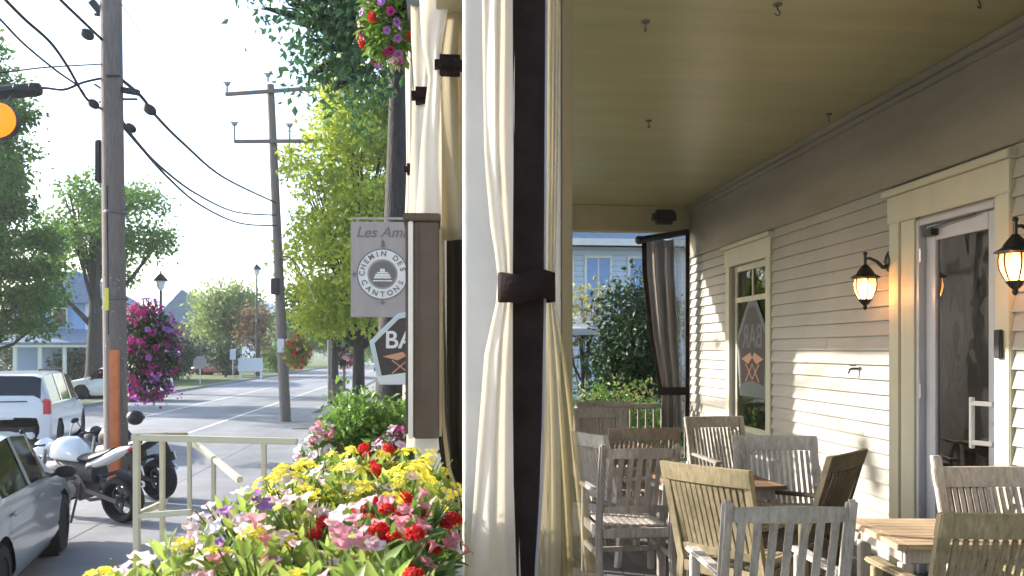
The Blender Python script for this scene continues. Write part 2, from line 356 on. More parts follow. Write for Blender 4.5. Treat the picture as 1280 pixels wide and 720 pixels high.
def tree(name, label, base, h, crown, m, cat='tree', lf=None, tr=.25, lean=(0, 0), group=None, per=60, size=.25, limbs=7, trunk_h=None, droop=.2, seed=1, cl=1.0):
    """crown: list of blobs relative to the base"""
    t = thing(name, label, cat, base, 0, group); r2 = random.Random(seed)
    th = trunk_h or h * .7; b = MB(); pts = [(lean[0] * u * u + .06 * math.sin(5 * u) * tr * 4 * u, lean[1] * u * u, -.1 + (th + .1) * u) for u in [i / 8 for i in range(9)]]
    b.tube(pts, [tr * (1.35 if i == 0 else 1) * (1 - .75 * (i / 8)) for i in range(9)], 10); b.build('trunk', M['bark'], t, True)
    lb = MB()
    for q in r2.sample(crown, min(limbs, len(crown))):
        s0 = lf or min(.95, max(.3, (q[2] / th) * .6)); i = int(s0 * 8); p0 = Vector(pts[i]); p1 = Vector(q[:3]); mid = (p0 + p1) / 2 + Vector((0, 0, -.1 * (p1 - p0).length))
        lb.tube([p0, mid, p1], [tr * .35, tr * .22, tr * .06], 6)
        for _ in range(3):
            e = p1 + Vector((r2.uniform(-1, 1), r2.uniform(-1, 1), r2.uniform(-.5, .8))) * q[3]; lb.tube([mid, (mid + e) / 2 + Vector((0, 0, .1)), e], [tr * .15, tr * .1, tr * .03], 5)
    if lb.v: lb.build('limbs', M['bark'], t, True)
    cloud('crown', crown, per, size, m, t, droop=droop, cl=cl)
    return t
def blobs(n, cx, cy, cz, rx, ry, rz, r0, r1, seed):
    r2 = random.Random(seed); o = []
    while len(o) < n:
        a, b, c = (r2.uniform(-1, 1) for _ in range(3))
        if a * a + b * b + c * c > 1: continue
        o.append((cx + a * rx, cy + b * ry, cz + c * rz, r2.uniform(r0, r1)))
    return o
def textmesh(s, size, font_bold=0, sx=1):
    c = bpy.data.curves.new('t', 'FONT'); c.body = s; c.size = size; c.align_x = 'CENTER'; c.align_y = 'CENTER'; c.extrude = .0015; c.offset = font_bold
    o = bpy.data.objects.new('t', c); COL.objects.link(o); bpy.context.view_layer.update()
    me = bpy.data.meshes.new_from_object(o.evaluated_get(bpy.context.evaluated_depsgraph_get())); bpy.data.objects.remove(o)
    vs = [Vector((q.co.x * sx, q.co.y, q.co.z)) for q in me.vertices]; fs = [tuple(p.vertices) for p in me.polygons]; bpy.data.meshes.remove(me)
    return vs, fs
UPR = Matrix(((1, 0, 0), (0, 0, -1), (0, 1, 0)))          # text plane -> upright x/z plane, readable from -y

# ------------------------------------------------------------------ ground, road
WX = 3.6; YE = 11.4; FZ = .55; CZ = 4.2
def sheet(name, x0, x1, y0, y1, z, m, kind='structure', sub=1):
    me = bpy.data.meshes.new(name); me.from_pydata([(x0, y0, z), (x1, y0, z), (x1, y1, z), (x0, y1, z)], [], [(0, 1, 2, 3)])
    return tag(put(name, me, None, m), kind=kind)
sheet('ground', -900, 900, -300, 1800, -.02, M['earth'])
sheet('road', -13.4, -4.2, -60, 420, 0, M['asphalt'])
sheet('parking_apron', -4.2, 0, -20, 30, -.004, M['asphalt'])
MB().bx(-3.9, -1.2, 24, 160, -.01, .02).build('pavement', M['patch'], None).__setitem__('kind', 'structure')
MB().bx(-13.65, -13.4, -60, 300, -.01, .12).build('kerb', M['patch'], None, bevel=.02).__setitem__('kind', 'structure')
MB().bx(-60, -13.65, -60, 300, -.01, .11).build('lawn', M['grass'], None).__setitem__('kind', 'structure')
MB().bx(-1.15, 60, 30, 300, -.01, .05).build('verge', M['grass'], None).__setitem__('kind', 'structure')
ln = MB()
for x in (-6.45, -9.5): ln.bx(x - .06, x + .06, -40, 200, .002, .005)
ln.build('lane_marking', M['paint']).__setitem__('kind', 'structure')
# far hill
def hill():
    vs = []; fs = []; nx, ny = 60, 8
    for j in range(ny):
        for i in range(nx):
            u = i / (nx - 1); v = j / (ny - 1); x = -900 + 1100 * u; y = 900 + 500 * v
            h = (52 * math.exp(-((x + 290) / 130) ** 2) + 28 * math.exp(-((x + 760) / 120) ** 2) + 22 * math.exp(-((x + 90) / 120) ** 2)) * math.sin(math.pi * min(1, v * .9 + .02)) * 1.6 + 2 * math.sin(x * .05)
            vs.append((x * .42, y * .42, h * .42 - 2))
    for j in range(ny - 1):
        for i in range(nx - 1): a = j * nx + i; fs.append((a, a + 1, a + nx + 1, a + nx))
    b = MB(); b.add(vs, fs); tag(b.build('hill', M['hill'], None, True), kind='structure')
hill()

# ------------------------------------------------------------------ the restaurant building with its porch
bld = thing('restaurant_building', 'cream clapboard restaurant with a covered porch on the right of the photo', 'building', (0, 0, 0))
DY0, DY1 = 5.02, 5.93; DZ = 3.16          # door opening (Y range, head height)
WY0, WY1 = 8.72, 9.82; WZ0, WZ1 = 1.25, 3.20
def siding(y0, y1, z0, z1, mb):
    """lap boards on the wall plane x=WX, facing -x"""
    e = .118; z = z0
    k0 = math.floor((z0 - FZ) / e); zz = FZ + k0 * e
    while zz < z1 - 1e-4:
        a = max(zz, z0); b = min(zz + e, z1)
        if b - a > .004:
            ta = .030 - .026 * (a - zz) / e; tb = .030 - .026 * (b - zz) / e
            j = .0012 * math.sin(zz * 37)
            r3 = random.Random(int(zz * 1000) + int(y0 * 10)); cuts = [y0] + ([y0 + (y1 - y0) * r3.uniform(.15, .85)] if y1 - y0 > 1 and r3.random() < .6 else []) + [y1]
            for c0, c1_ in zip(cuts[:-1], cuts[1:]):
                ya, yb = c0 + (.0015 if c0 > y0 else 0), c1_ - (.0015 if c1_ < y1 else 0); w0, w1 = r3.uniform(-.0025, .0025), r3.uniform(-.0025, .0025); tl = r3.uniform(0, .003)
                vs = [(WX - ta - j - tl, ya, a + w0), (WX - ta - j - tl, yb, a + w1), (WX - tb, yb, b), (WX - tb, ya, b), (WX, ya, a), (WX, yb, a), (WX, yb, b), (WX, ya, b)]
                mb.add(vs, [(0, 1, 2, 3), (7, 6, 5, 4), (0, 4, 5, 1), (3, 2, 6, 7), (0, 3, 7, 4), (1, 5, 6, 2)])
        zz += e
FRZ = 3.475
sb = MB()
siding(-5, DY0 - .14, FZ, FRZ, sb); siding(DY1 + .33, WY0 - .13, FZ, FRZ, sb); siding(WY1 + .13, YE, FZ, FRZ, sb); siding(WY0 - .13, WY1 + .13, FZ, WZ0 - .1, sb)
sb.build('siding', M['cream'], bld)
wb = MB()                                              # wall core behind the boards with the two openings
for y0, y1, z0, z1 in ((-5, DY0, 0, 7.5), (DY0, DY1, DZ, 7.5), (DY1, WY0, 0, 7.5), (WY0, WY1, WZ1, 7.5), (WY0, WY1, 0, WZ0), (WY1, YE, 0, 7.5)): wb.bx(WX + .002, WX + .15, y0, y1, z0, z1)
wb.bx(WX + .16, 11, YE - .15, YE, 0, 7.5); wb.bx(WX + .16, 11, -5, -4.85, 0, 7.5); wb.bx(10.85, 11, -4.84, YE - .16, 0, 7.5)
wb.build('wall', M['cream'], bld)
fb = MB(); fb.bx(WX - .028, WX, -5, YE, FRZ, CZ - .10); fb.build('frieze', M['frieze'], bld)
cb = MB(); cb.bx(WX - .10, WX, -5, YE, CZ - .055, CZ); cb.bx(WX - .065, WX, -5, YE, CZ - .10, CZ - .055); cb.bx(WX - .045, WX - .028, -5, YE, FRZ, FRZ + .03)
cb.build('crown_moulding', M['frieze'], bld, bevel=.008)
MB().bx(.02, WX - .001, -5, YE + .12, CZ, CZ + .05).build('porch_ceiling', M['ceiling'], bld)
fl = MB(); y = -5.0
x = .02
while x < WX: fl.bx(x, min(x + .134, WX), -5, YE, FZ - .03, FZ + .001 * math.sin(x * 50)); x += .14
fl.build('porch_floor', M['floor'], bld, bevel=.003)
MB().bx(.06, WX, -4.98, YE - .02, .0, FZ - .05).build('porch_base', M['brownbox'], bld)
rb = MB(); rb.bx(-.4, 11.3, -5.3, YE + .4, 7.5, 7.7); rb.bx(-.15, WX, -5.1, YE + .25, CZ + .06, CZ + .35); rb.build('roof', M['slate'], bld)
MB().bx(.02, .30, -5, YE, CZ - .34, CZ - .002).build('porch_beam', M['header'], bld, bevel=.006)
eb = MB(); eb.bx(.302, WX - .03, YE - .02, YE + .14, 3.84, CZ - .002); eb.bx(.302, WX - .03, YE - .035, YE - .02, 3.84, 3.90); eb.build('end_beam', M['header'], bld, bevel=.006)
MB().bx(WX - .05, WX + .02, YE, YE + .10, FZ, CZ).build('corner_board', M['white'], bld, bevel=.004)
def column(y, x0=.11, x1=.44, d=.2, mm='white'):
    b = MB(); b.bx(x0, x1, y, y + d, FZ, CZ - .34); b.bx(x0 - .02, x1 + .02, y - .02, y + d + .02, FZ, FZ + .18); b.bx(x0 - .02, x1 + .02, y - .02, y + d + .02, CZ - .44, CZ - .342)
    b.build('column', M[mm], bld, bevel=.006)
column(2.84); MB().bx(.443, .478, 2.835, 3.05, FZ, CZ - .35).build('bounce_strip', M['fabric_tan'], bld, bevel=.003); column(6.15, .06, .24); column(9.75, .06, .24); column(-.9, .11, .30)  # tan strip paints warm bounce light onto the column front
# door
dc = MB(); yL, yR = DY1, DY0
dc.bx(WX - .045, WX + .0, DY1 + .19, DY1 + .33, FZ, DZ + .02); dc.bx(WX - .032, WX + .0, DY1 + .0, DY1 + .187, FZ, DZ + .02); dc.bx(WX - .045, WX, DY0 - .14, DY0, FZ, DZ + .02)
dc.bx(WX - .05, WX, DY0 - .15, DY1 + .35, DZ + .02, DZ + .23); dc.bx(WX - .085, WX, DY0 - .18, DY1 + .38, DZ + .23, DZ + .28)
dc.build('door_casing', M['trim'], bld, bevel=.006)
jb = MB(); jb.bx(WX - .02, WX + .14, DY1 - .04, DY1 - .002, FZ, DZ); jb.bx(WX - .02, WX + .14, DY0 + .002, DY0 + .04, FZ, DZ); jb.bx(WX - .02, WX + .14, DY0 + .04, DY1 - .04, DZ - .04, DZ - .002)
jb.build('door_jamb', M['doorgrey'], bld, bevel=.004)
a0, a1 = DY0 + .045, DY1 - .045; dx = WX + .03
MBd = MB(); st = .12
MBd.bx(dx, dx + .045, a0, a0 + st, FZ + .02, DZ - .045); MBd.bx(dx, dx + .045, a1 - st, a1, FZ + .02, DZ - .045)
MBd.bx(dx, dx + .045, a0 + st, a1 - st, DZ - .16, DZ - .045); MBd.bx(dx, dx + .045, a0 + st, a1 - st, FZ + .02, FZ + .28)
door = MBd.build('door', M['doorgrey'], bld, bevel=.004)
gd = MB().bx(dx + .018, dx + .026, a0 + st, a1 - st, FZ + .28, DZ - .16).build('pane', M['glass'], door)
hz = 1.72; hb = MB(); hy = a0 + .13
hb.bar((dx - .06, hy + .07, hz - .17), (dx - .06, hy + .07, hz + .17), .028, .028)
for s_ in (-.13, .13): hb.bar((dx - .06, hy + .07, hz + s_), (dx + .0, hy - .06, hz + s_), .03, .03)
hb.build('handle', M['white'], door, bevel=.004)
MB().lathe([(.001, 0), (.022, .001), (.022, .012), (.001, .013)], (dx - .0, a0 + .06, hz + .02), 12, Matrix.Rotation(R(-90), 3, 'Y')).build('lock', M['steel'], door, True)
cl_ = MB(); cl_.bx(dx - .06, dx - .002, a1 - .16, a1 - .05, DZ - .13, DZ - .08); cl_.bar((dx - .045, a1 - .1, DZ - .075), (dx - .03, a0 + .2, DZ - .05), .012, .012); cl_.build('door_closer', M['black'], door, bevel=.003)
for z_ in (1.0, 1.9, 2.9): MB().tube([(WX - .012, DY1 - .045, z_ - .05), (WX - .012, DY1 - .045, z_ + .05)], .008).build('hinge', M['steel'], door)
MB().bx(WX - .075, WX - .047, DY0 - .09, DY0 - .03, 2.15, 2.33).build('door_bell_box', M['plastic'], bld, bevel=.006)
# window
wcs = MB(); wcs.bx(WX - .04, WX, WY1, WY1 + .13, WZ0 - .02, WZ1); wcs.bx(WX - .04, WX, WY0 - .13, WY0, WZ0 - .02, WZ1)
wcs.bx(WX - .045, WX, WY0 - .15, WY1 + .15, WZ1, WZ1 + .21); wcs.bx(WX - .085, WX, WY0 - .19, WY1 + .19, WZ1 + .21, WZ1 + .255); wcs.bx(WX - .08, WX, WY0 - .16, WY1 + .16, WZ0 - .08, WZ0 - .02)
win = wcs.build('window', M['trim'], bld, bevel=.005)
fr = MB(); x0, x1 = WX + .03, WX + .07; zm = 2.80
for a, b in ((WY0, WY0 + .07), (WY1 - .07, WY1)): fr.bx(x0, x1, a, b, WZ0, WZ1)
fr.bx(x0, x1, WY0 + .07, WY1 - .07, WZ1 - .07, WZ1); fr.bx(x0, x1, WY0 + .07, WY1 - .07, WZ0, WZ0 + .07); fr.bx(x0 - .012, x1, WY0 + .07, WY1 - .07, zm - .035, zm + .025)
fr.bx(x0 + .005, x1 - .005, (WY0 + WY1) / 2 - .02, (WY0 + WY1) / 2 + .02, zm + .025, WZ1 - .07)
fr.build('frame', M['trim'], win, bevel=.004)
MB().bx(WX + .045, WX + .051, WY0 + .07, WY1 - .07, WZ0 + .07, WZ1 - .07).build('pane', M['glass'], win)
# interior
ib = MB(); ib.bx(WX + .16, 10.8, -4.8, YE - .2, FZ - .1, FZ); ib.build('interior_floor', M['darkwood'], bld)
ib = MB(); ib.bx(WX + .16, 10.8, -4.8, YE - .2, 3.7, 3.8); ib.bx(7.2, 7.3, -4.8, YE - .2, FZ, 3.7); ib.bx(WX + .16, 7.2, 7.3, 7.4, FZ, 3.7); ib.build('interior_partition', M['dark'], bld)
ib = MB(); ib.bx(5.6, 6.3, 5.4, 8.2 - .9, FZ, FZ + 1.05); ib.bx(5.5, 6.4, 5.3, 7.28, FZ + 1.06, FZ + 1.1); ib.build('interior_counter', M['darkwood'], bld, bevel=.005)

ic = thing('door_reflection_cloth', 'white cloth added behind the glass door to imitate a curtain reflection', 'curtain', (WX + .24, 5.80, FZ)); q = MB(); n_ = 24; vs = []  # added cloth shaped like the porch curtain's reflection in the door glass
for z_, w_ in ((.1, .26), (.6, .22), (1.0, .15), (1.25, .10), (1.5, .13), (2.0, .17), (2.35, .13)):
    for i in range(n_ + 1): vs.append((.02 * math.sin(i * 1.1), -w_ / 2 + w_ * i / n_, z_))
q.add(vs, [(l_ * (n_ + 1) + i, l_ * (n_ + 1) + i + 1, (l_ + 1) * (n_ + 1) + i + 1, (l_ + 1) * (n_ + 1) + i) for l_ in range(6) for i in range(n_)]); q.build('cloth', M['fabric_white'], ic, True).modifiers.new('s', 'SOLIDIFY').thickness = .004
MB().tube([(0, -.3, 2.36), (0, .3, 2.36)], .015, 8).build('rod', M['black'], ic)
# BAR sign; mirror flips it for the imitated window reflection
def bar_sign(root, w_, h_, mirror=False):
    sx = -1 if mirror else 1
    out = [(-.30, -.34), (.30, -.34), (.40, .12), (.10, .42), (0, .44), (-.10, .42), (-.40, .12)]
    I = Matrix.Identity(3); o2 = [(x * .86, z * .86) for x, z in out]
    fb_ = MB()
    n = len(out)
    for i in range(n):
        a, b, c, d = out[i], out[(i + 1) % n], o2[(i + 1) % n], o2[i]
        fb_.add([(a[0], -.03, a[1]), (b[0], -.03, b[1]), (c[0], -.03, c[1]), (d[0], -.03, d[1]), (a[0], .03, a[1]), (b[0], .03, b[1]), (c[0], .03, c[1]), (d[0], .03, d[1])],
                [(0, 1, 2, 3), (7, 6, 5, 4), (0, 4, 5, 1), (2, 6, 7, 3)])
    fb_.build('frame', M['signblue'], root, bevel=.004)
    MB().prism(o2, .03, I).build('panel', M['signdark'], root)
    vs, fs = textmesh('BAR', .26, .004); vs = [UPR @ q + Vector((0, -.020, .13)) for q in vs]; vs = [Vector((q.x * sx, q.y, q.z)) for q in vs]
    MB().add(vs, fs).build('lettering', M['signpale'], root)
    g = MB(); g.prism([(-.26 * sx, -.02), (-.05 * sx, .03), (.0, -.01), (-.10 * sx, -.06)], .008, Matrix.Translation((0, -.021, -.02)))
    g.prism([(.26 * sx, -.02), (.05 * sx, .03), (.0, -.01), (.10 * sx, -.06)], .008, Matrix.Translation((0, -.021, -.02)))
    g.tube([(-.16, -.022, -.22), (0, -.022, -.08), (.16, -.022, -.22)], .008, 6); g.tube([(-.16, -.022, -.08), (0, -.022, -.2), (.16, -.022, -.08)], .008, 6)
    g.build('glasses_emblem', M['copper'], root)
    MB().prism([(-.28, -.33), (.28, -.33), (.33, -.25), (0, -.21), (-.33, -.25)], .03, Matrix.Translation((0, -.024, 0))).build('ribbon', M['signpale'], root)

# ------------------------------------------------------------------ lanterns, camera, tap
def lantern(label, y, z, first=None):
    t = thing('wall_lantern', label, 'wall lamp', (WX - .022, y, z), 0, 'lit amber lanterns on the porch wall')
    b = MB(); b.lathe([(.001, 0), (.05, .001), (.055, .012), (.035, .03), (.001, .034)], (0, 0, .10), 14, Matrix.Rotation(R(-90), 3, 'Y') @ Matrix.Diagonal((1.5, 1, 1))); b.build('wall_plate', M['black'], t, True)
    b = MB(); b.tube([(-.02, 0, .06), (-.06, 0, .055), (-.11, 0, .10), (-.17, 0, .125), (-.205, 0, .12)], [.02, .016, .013, .011, .010], 8); b.tube([(-.205, 0, .06), (-.205, 0, .15)], .012, 8); b.ball((-.205, 0, .16), .017); b.build('arm', M['black'], t, True)
    X = -.205
    b = MB(); b.lathe([(.018, .075), (.03, .06), (.055, .03), (.072, .0), (.112, -.022), (.114, -.032), (.085, -.034), (.001, -.03)], (X, 0, 0), 8); b.build('roof_cap', M['black'], t)
    b = MB(); b.lathe([(.078, -.034), (.084, -.08), (.076, -.13), (.052, -.18), (.036, -.205)], (X, 0, 0), 24); g = b.build('glass_shade', M['lampglass'], t, True)
    b = MB()
    for k in range(6):
        a = k * math.pi / 3 + .26; c, s_ = math.cos(a), math.sin(a)
        b.tube([(X + c * r_, s_ * r_, z_) for r_, z_ in ((.082, -.034), (.088, -.08), (.080, -.13), (.056, -.18), (.04, -.205))], .0055, 5)
    b.lathe([(.05, -.195), (.05, -.205), (.028, -.235), (.014, -.245), (.018, -.262), (.008, -.278), (.001, -.282)], (X, 0, 0), 12); b.lathe([(.001, -.03), (.09, -.031), (.09, -.04), (.001, -.041)], (X, 0, 0), 12)
    b.build('cage', M['black'], t, True)
    MB().ball((X, 0, -.09), .028, (1, 1, 1.7)).build('bulb', M['bulb'], t, True)
    ld = bpy.data.lights.new('lamp_glow', 'POINT'); ld.energy = 3.0; ld.color = (1, .45, .16); ld.shadow_soft_size = .03
    lo = bpy.data.objects.new('lamp_glow', ld); COL.objects.link(lo); lo.parent = t; lo.location = (X, 0, -.16)
    return t
_, y1_ = at(1105, 1); a_ = math.atan(476 / F) + TH; lantern('lit black lantern with amber glass on the siding left of the glass door', (WX) / math.tan(a_), 2.2 + (438 - 343) * (WX / math.tan(a_) * math.cos(TH) + WX * math.sin(TH)) / F)
lantern('lit black lantern right of the glass door, cut by the edge of the photo', 4.58, 2.2 + .60)
ts = thing('speaker', 'small black loudspeaker fixed to the beam at the far end of the porch', 'speaker', (*at(830, 11.1), 3.96))
b = MB(); b.box((0, 0, 0), (.31, .2, .19)); b.build('housing', M['plastic'], ts, bevel=.05); MB().box((0, -.104, 0), (.24, .01, .13)).build('grille', M['black'], ts, bevel=.004); MB().bar((0, .08, 0), (0, .22, .02), .03, .03).build('bracket', M['black'], ts)
yv = WX / math.tan(math.atan((1075 - 640) / F) + TH)
tp = thing('hose_tap', 'small dark outdoor tap on the sunlit siding below the left lantern', 'tap', (WX - .02, yv, 2.2 - .155))
MB().tube([(0, 0, 0), (-.05, 0, .0), (-.075, 0, -.01), (-.085, 0, -.04)], .011, 8).build('spout', M['engine'], tp, True); MB().lathe([(.001, 0), (.03, .002), (.03, .01), (.001, .012)], (-.045, 0, .02), 10).build('handle', M['engine'], tp, True)
hooks = []
for i, (px, d, lb_) in enumerate(((972, 4.85, 'hook near the top edge of the photo, left of centre of the ceiling'), (1224, 4.75, 'hook in the ceiling close to the top right corner of the photo'), (811, 7.3, 'hook in the middle of the ceiling above the far curtain'), (1036, 7.1, 'hook in the ceiling close to the wall moulding'), (807, 5.1, 'smallest screw stub in the ceiling beside the white column'))):
    x, y = at(px, d); t = thing('ceiling_hook', 'rusty ' + lb_, 'hook', (x, y, CZ), .4 * i, 'hooks screwed into the porch ceiling')
    MB().lathe([(.001, 0), (.028, -.001), (.022, -.012), (.001, -.014)], (0, 0, 0), 10).build('plate', M['engine'], t, True)
    MB().tube([(0, 0, -.01), (0, 0, -.03), (.014, 0, -.045), (.012, 0, -.062), (-.006, 0, -.066), (-.016, 0, -.054)], .005, 6).build('hook', M['engine'], t, True)

# ------------------------------------------------------------------ curtains
def panel(mb, rows, d, n=14, amp=.02, waves=2.5, ph=0, thick=.004, amp_fn=None, dd=0):
    """rows: (py, px_left, px_right) from the top down: a hanging strip of cloth with folds, real thickness"""
    k = len(mb.v); nr = 0; NR = 34
    ys = [r_[0] for r_ in rows]; grid = []
    for i in range(NR + 1):
        py = ys[0] + (ys[-1] - ys[0]) * i / NR
        l_ = np.interp(py, ys, [r_[1] for r_ in rows]); r__ = np.interp(py, ys, [r_[2] for r_ in rows]); row = []
        for j in range(n + 1):
            u = j / n; px = l_ + (r__ - l_) * u
            a = amp if amp_fn is None else amp * amp_fn(py)
            off = a * math.sin(waves * 2 * math.pi * u + ph + .5 * math.sin(py * .011 + ph)) + .25 * a * math.sin(waves * 5.3 * u + py * .02)
            x, y = at(px, d); row.append((x, y + off + dd * u, zat(py, d)))
        grid.append(row)
    vs = [q for r_ in grid for q in r_]; N = len(vs); vs += [(q[0], q[1] + thick, q[2]) for q in vs]; W_ = n + 1; fs = []
    for i in range(NR):
        for j in range(n):
            a = i * W_ + j; fs.append((a, a + 1, a + W_ + 1, a + W_)); fs.append((a + N, a + W_ + N, a + W_ + 1 + N, a + 1 + N))
        fs.append((i * W_, i * W_ + W_, i * W_ + W_ + N, i * W_ + N)); fs.append((i * W_ + n, i * W_ + n + N, i * W_ + W_ + n + N, i * W_ + W_ + n))
    mb.add(vs, fs); return mb
c1 = thing('porch_curtain', 'large white canvas and olive mesh curtain with dark zip band tied to the nearest column', 'curtain', (.3, 2.6, FZ), 0, 'tied curtains along the porch edge')
def pc(name, mname, *a, par=c1, **k):
    o = panel(MB(), *a, **k).build(name, M[mname], None, True); o.parent = par; o.matrix_parent_inverse = Matrix.Translation(-Vector(par.location)); return o
wf = lambda py: 1 if (py < 250 or py > 430) else .45
pc('canvas_panel', 'fabric_white', [(-230, 596, 644), (0, 603, 643), (200, 606, 642), (290, 614, 642), (338, 623, 642), (380, 620, 642), (440, 606, 643), (560, 597, 645), (720, 586, 650), (860, 580, 655)], 2.62, amp=.016, waves=1.6, ph=.5, amp_fn=wf)
pc('zip_band', 'fabric_brown', [(-230, 640, 684), (0, 641, 683), (200, 642, 682), (338, 641, 680), (380, 641, 680), (500, 641, 678), (600, 642, 675), (720, 646, 668), (860, 650, 668)], 2.60, n=6, amp=.004, waves=.7)
pc('zipper', 'zipper', [(-230, 683, 686), (0, 682, 685), (338, 680, 683), (380, 680, 683), (500, 678, 681), (600, 676, 679), (720, 668, 672), (860, 668, 672)], 2.592, n=2, amp=.001, waves=.5)
pc('mesh_panel', 'mesh_olive', [(-230, 682, 702), (0, 683, 699), (200, 682, 697), (338, 680, 694), (380, 680, 695), (450, 678, 708), (540, 676, 721), (640, 672, 735), (720, 668, 746), (860, 666, 762)], 2.63, n=30, amp=.022, waves=3.6, ph=.3, amp_fn=lambda py: .35 + max(0, py - 380) / 340)
tb = MB(); X0, Y0 = at(622, 2.56); X1, Y1 = at(695, 2.56)
prof = [(X0, 0), (X0 + .01, -.03), (X0 + .06, -.042), (X1 - .05, -.04), (X1 - .005, -.028), (X1, 0), (X1 - .01, .05), (X0 + .01, .05)]
vs = []; 
for zz, ex in ((zat(341, 2.56), 0), (zat(377, 2.56), .002)):
    for i, (x, o_) in enumerate(prof): vs.append((x - c1.location.x, Y0 + o_ - ex - c1.location.y, zz - c1.location.z + (.012 if i in (2, 3) else 0) * math.sin(i * 9)))
n_ = len(prof); tb.add(vs, [(i, (i + 1) % n_, (i + 1) % n_ + n_, i + n_) for i in range(n_)])
o = tb.build('tie', M['fabric_brown'], c1, bevel=.003); sm = o.modifiers.new('s', 'SOLIDIFY'); sm.thickness = .004
# curtains further along the edge, tied high up
def curtain_b(label, d, panels, tie, loc):
    t = thing('porch_curtain', label, 'curtain', loc, 0, 'tied curtains along the porch edge')
    for nm, mm, rows, dof, kw in panels: pc(nm, mm, rows, d + dof, par=t, **kw)
    l_, r_, y0, y1 = tie; xl, yl = at(l_, d - .06); xr, yr = at(r_, d - .06); q = MB()
    q.box(((xl + xr) / 2 - loc[0], yl + .03 - loc[1], (zat(y0, d) + zat(y1, d)) / 2 - loc[2]), (xr - xl, .12, abs(zat(y0, d) - zat(y1, d)))); q.build('tie', M['fabric_brown'], t, bevel=.025)
    return t
curtain_b('white and tan curtain with high dark tie, first beyond the menu case', 4.1, [
    ('canvas_panel', 'fabric_white', [(-120, 530, 568), (0, 524, 562), (60, 528, 552), (90, 536, 551), (180, 526, 552), (270, 520, 552), (545, 520, 552)], 0, dict(amp=.018, waves=.9)),
    ('mesh_panel', 'fabric_tan', [(-120, 556, 590), (0, 556, 588), (72, 549, 582), (95, 549, 582), (180, 550, 588), (275, 552, 590), (300, 553, 590)], .04, dict(amp=.02, waves=1.1, ph=1))
    ], (543, 582, 73, 95), (.1, 4.1, FZ))
curtain_b('bright white curtain with dark tie, second beyond the menu case', 5.0, [
    ('canvas_panel', 'fabric_white', [(-60, 512, 540), (50, 514, 542), (118, 518, 538), (135, 516, 540), (230, 512, 544), (280, 510, 546), (560, 508, 546)], 0, dict(amp=.02, waves=.9))], (514, 541, 112, 131), (-.1, 5.0, FZ))
curtain_b('narrow white curtain with dark tie, farthest along the porch edge', 7.2, [
    ('canvas_panel', 'fabric_white', [(60, 506, 526), (205, 508, 522), (220, 508, 522), (300, 505, 524), (520, 503, 526)], 0, dict(amp=.03, waves=2))], (505, 523, 206, 219), (-.2, 7.2, FZ))
t = thing('porch_curtain', 'olive mesh curtain, darkened as shaded, hanging behind the brown menu case', 'curtain', (.15, 4.5, FZ), 0, 'tied curtains along the porch edge')
pc('mesh_panel', 'mesh_shaded', [(240, 546, 590), (300, 544, 592), (520, 545, 592), (585, 552, 592), (612, 566, 592), (690, 576, 592)], 4.5, par=t, amp=.05, waves=2.6)
pc('mesh_edge', 'fabric_tan', [(240, 552, 556), (400, 549, 554), (520, 551, 556), (585, 558, 563), (612, 567, 572)], 4.42, par=t, amp=.004, waves=1, n=4)
# drawn curtains put in out of view to shade the porch wall
for lab, y0_, y1_ in (('hidden drawn curtain shading the wall halfway along the porch edge, behind the white column', 6.75, 7.95), ('hidden drawn curtain shading the wall at the far end of the porch edge, behind the white column', 9.95, 11.35)):
    t = thing('porch_curtain', lab, 'curtain', (.16, y0_, FZ), 0, 'tied curtains along the porch edge'); q = MB(); n_ = 60; vs = []; fs = []  # added unseen curtain, only there to shade the porch wall
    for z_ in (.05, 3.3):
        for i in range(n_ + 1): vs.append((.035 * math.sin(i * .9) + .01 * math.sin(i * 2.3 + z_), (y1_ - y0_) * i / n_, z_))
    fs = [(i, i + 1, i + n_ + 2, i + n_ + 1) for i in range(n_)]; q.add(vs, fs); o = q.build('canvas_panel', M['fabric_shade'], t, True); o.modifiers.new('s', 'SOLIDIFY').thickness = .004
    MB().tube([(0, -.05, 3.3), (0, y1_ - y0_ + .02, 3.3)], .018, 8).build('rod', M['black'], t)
# end curtain
t = thing('porch_curtain', 'grey brown sheer curtain gathered beside the corner at the far end of the porch', 'curtain', (3.1, YE + .05, FZ), 0)
pc('mesh_panel', 'mesh_end', [(300, 806, 842), (340, 808, 842), (420, 816, 846), (486, 826, 850), (540, 826, 852)], 11.5, par=t, amp=.06, waves=3, n=24)
pc('clear_panel', 'mesh_clear', [(298, 840, 858), (486, 846, 858), (540, 846, 858)], 11.48, par=t, amp=.02, waves=1.5)
pc('edge_band', 'fabric_brown', [(298, 802, 808), (340, 803, 809), (420, 812, 817), (486, 824, 828)], 11.42, par=t, amp=.003, waves=.5, n=3)
pc('side_band', 'fabric_brown', [(290, 857, 862), (540, 857, 862)], 11.45, par=t, amp=.002, waves=.5, n=3)
pc('tie', 'fabric_brown', [(484, 822, 858), (494, 822, 858)], 11.38, par=t, amp=.01, waves=.5)
q = MB(); v0 = P3(799, 300, 11.3) - Vector(t.location); v1 = P3(860, 290, 11.5) - Vector(t.location); q.tube([v0, v1], .045, 8); q.ball(v0, .06); q.build('curtain_rod', M['black'], t, True)

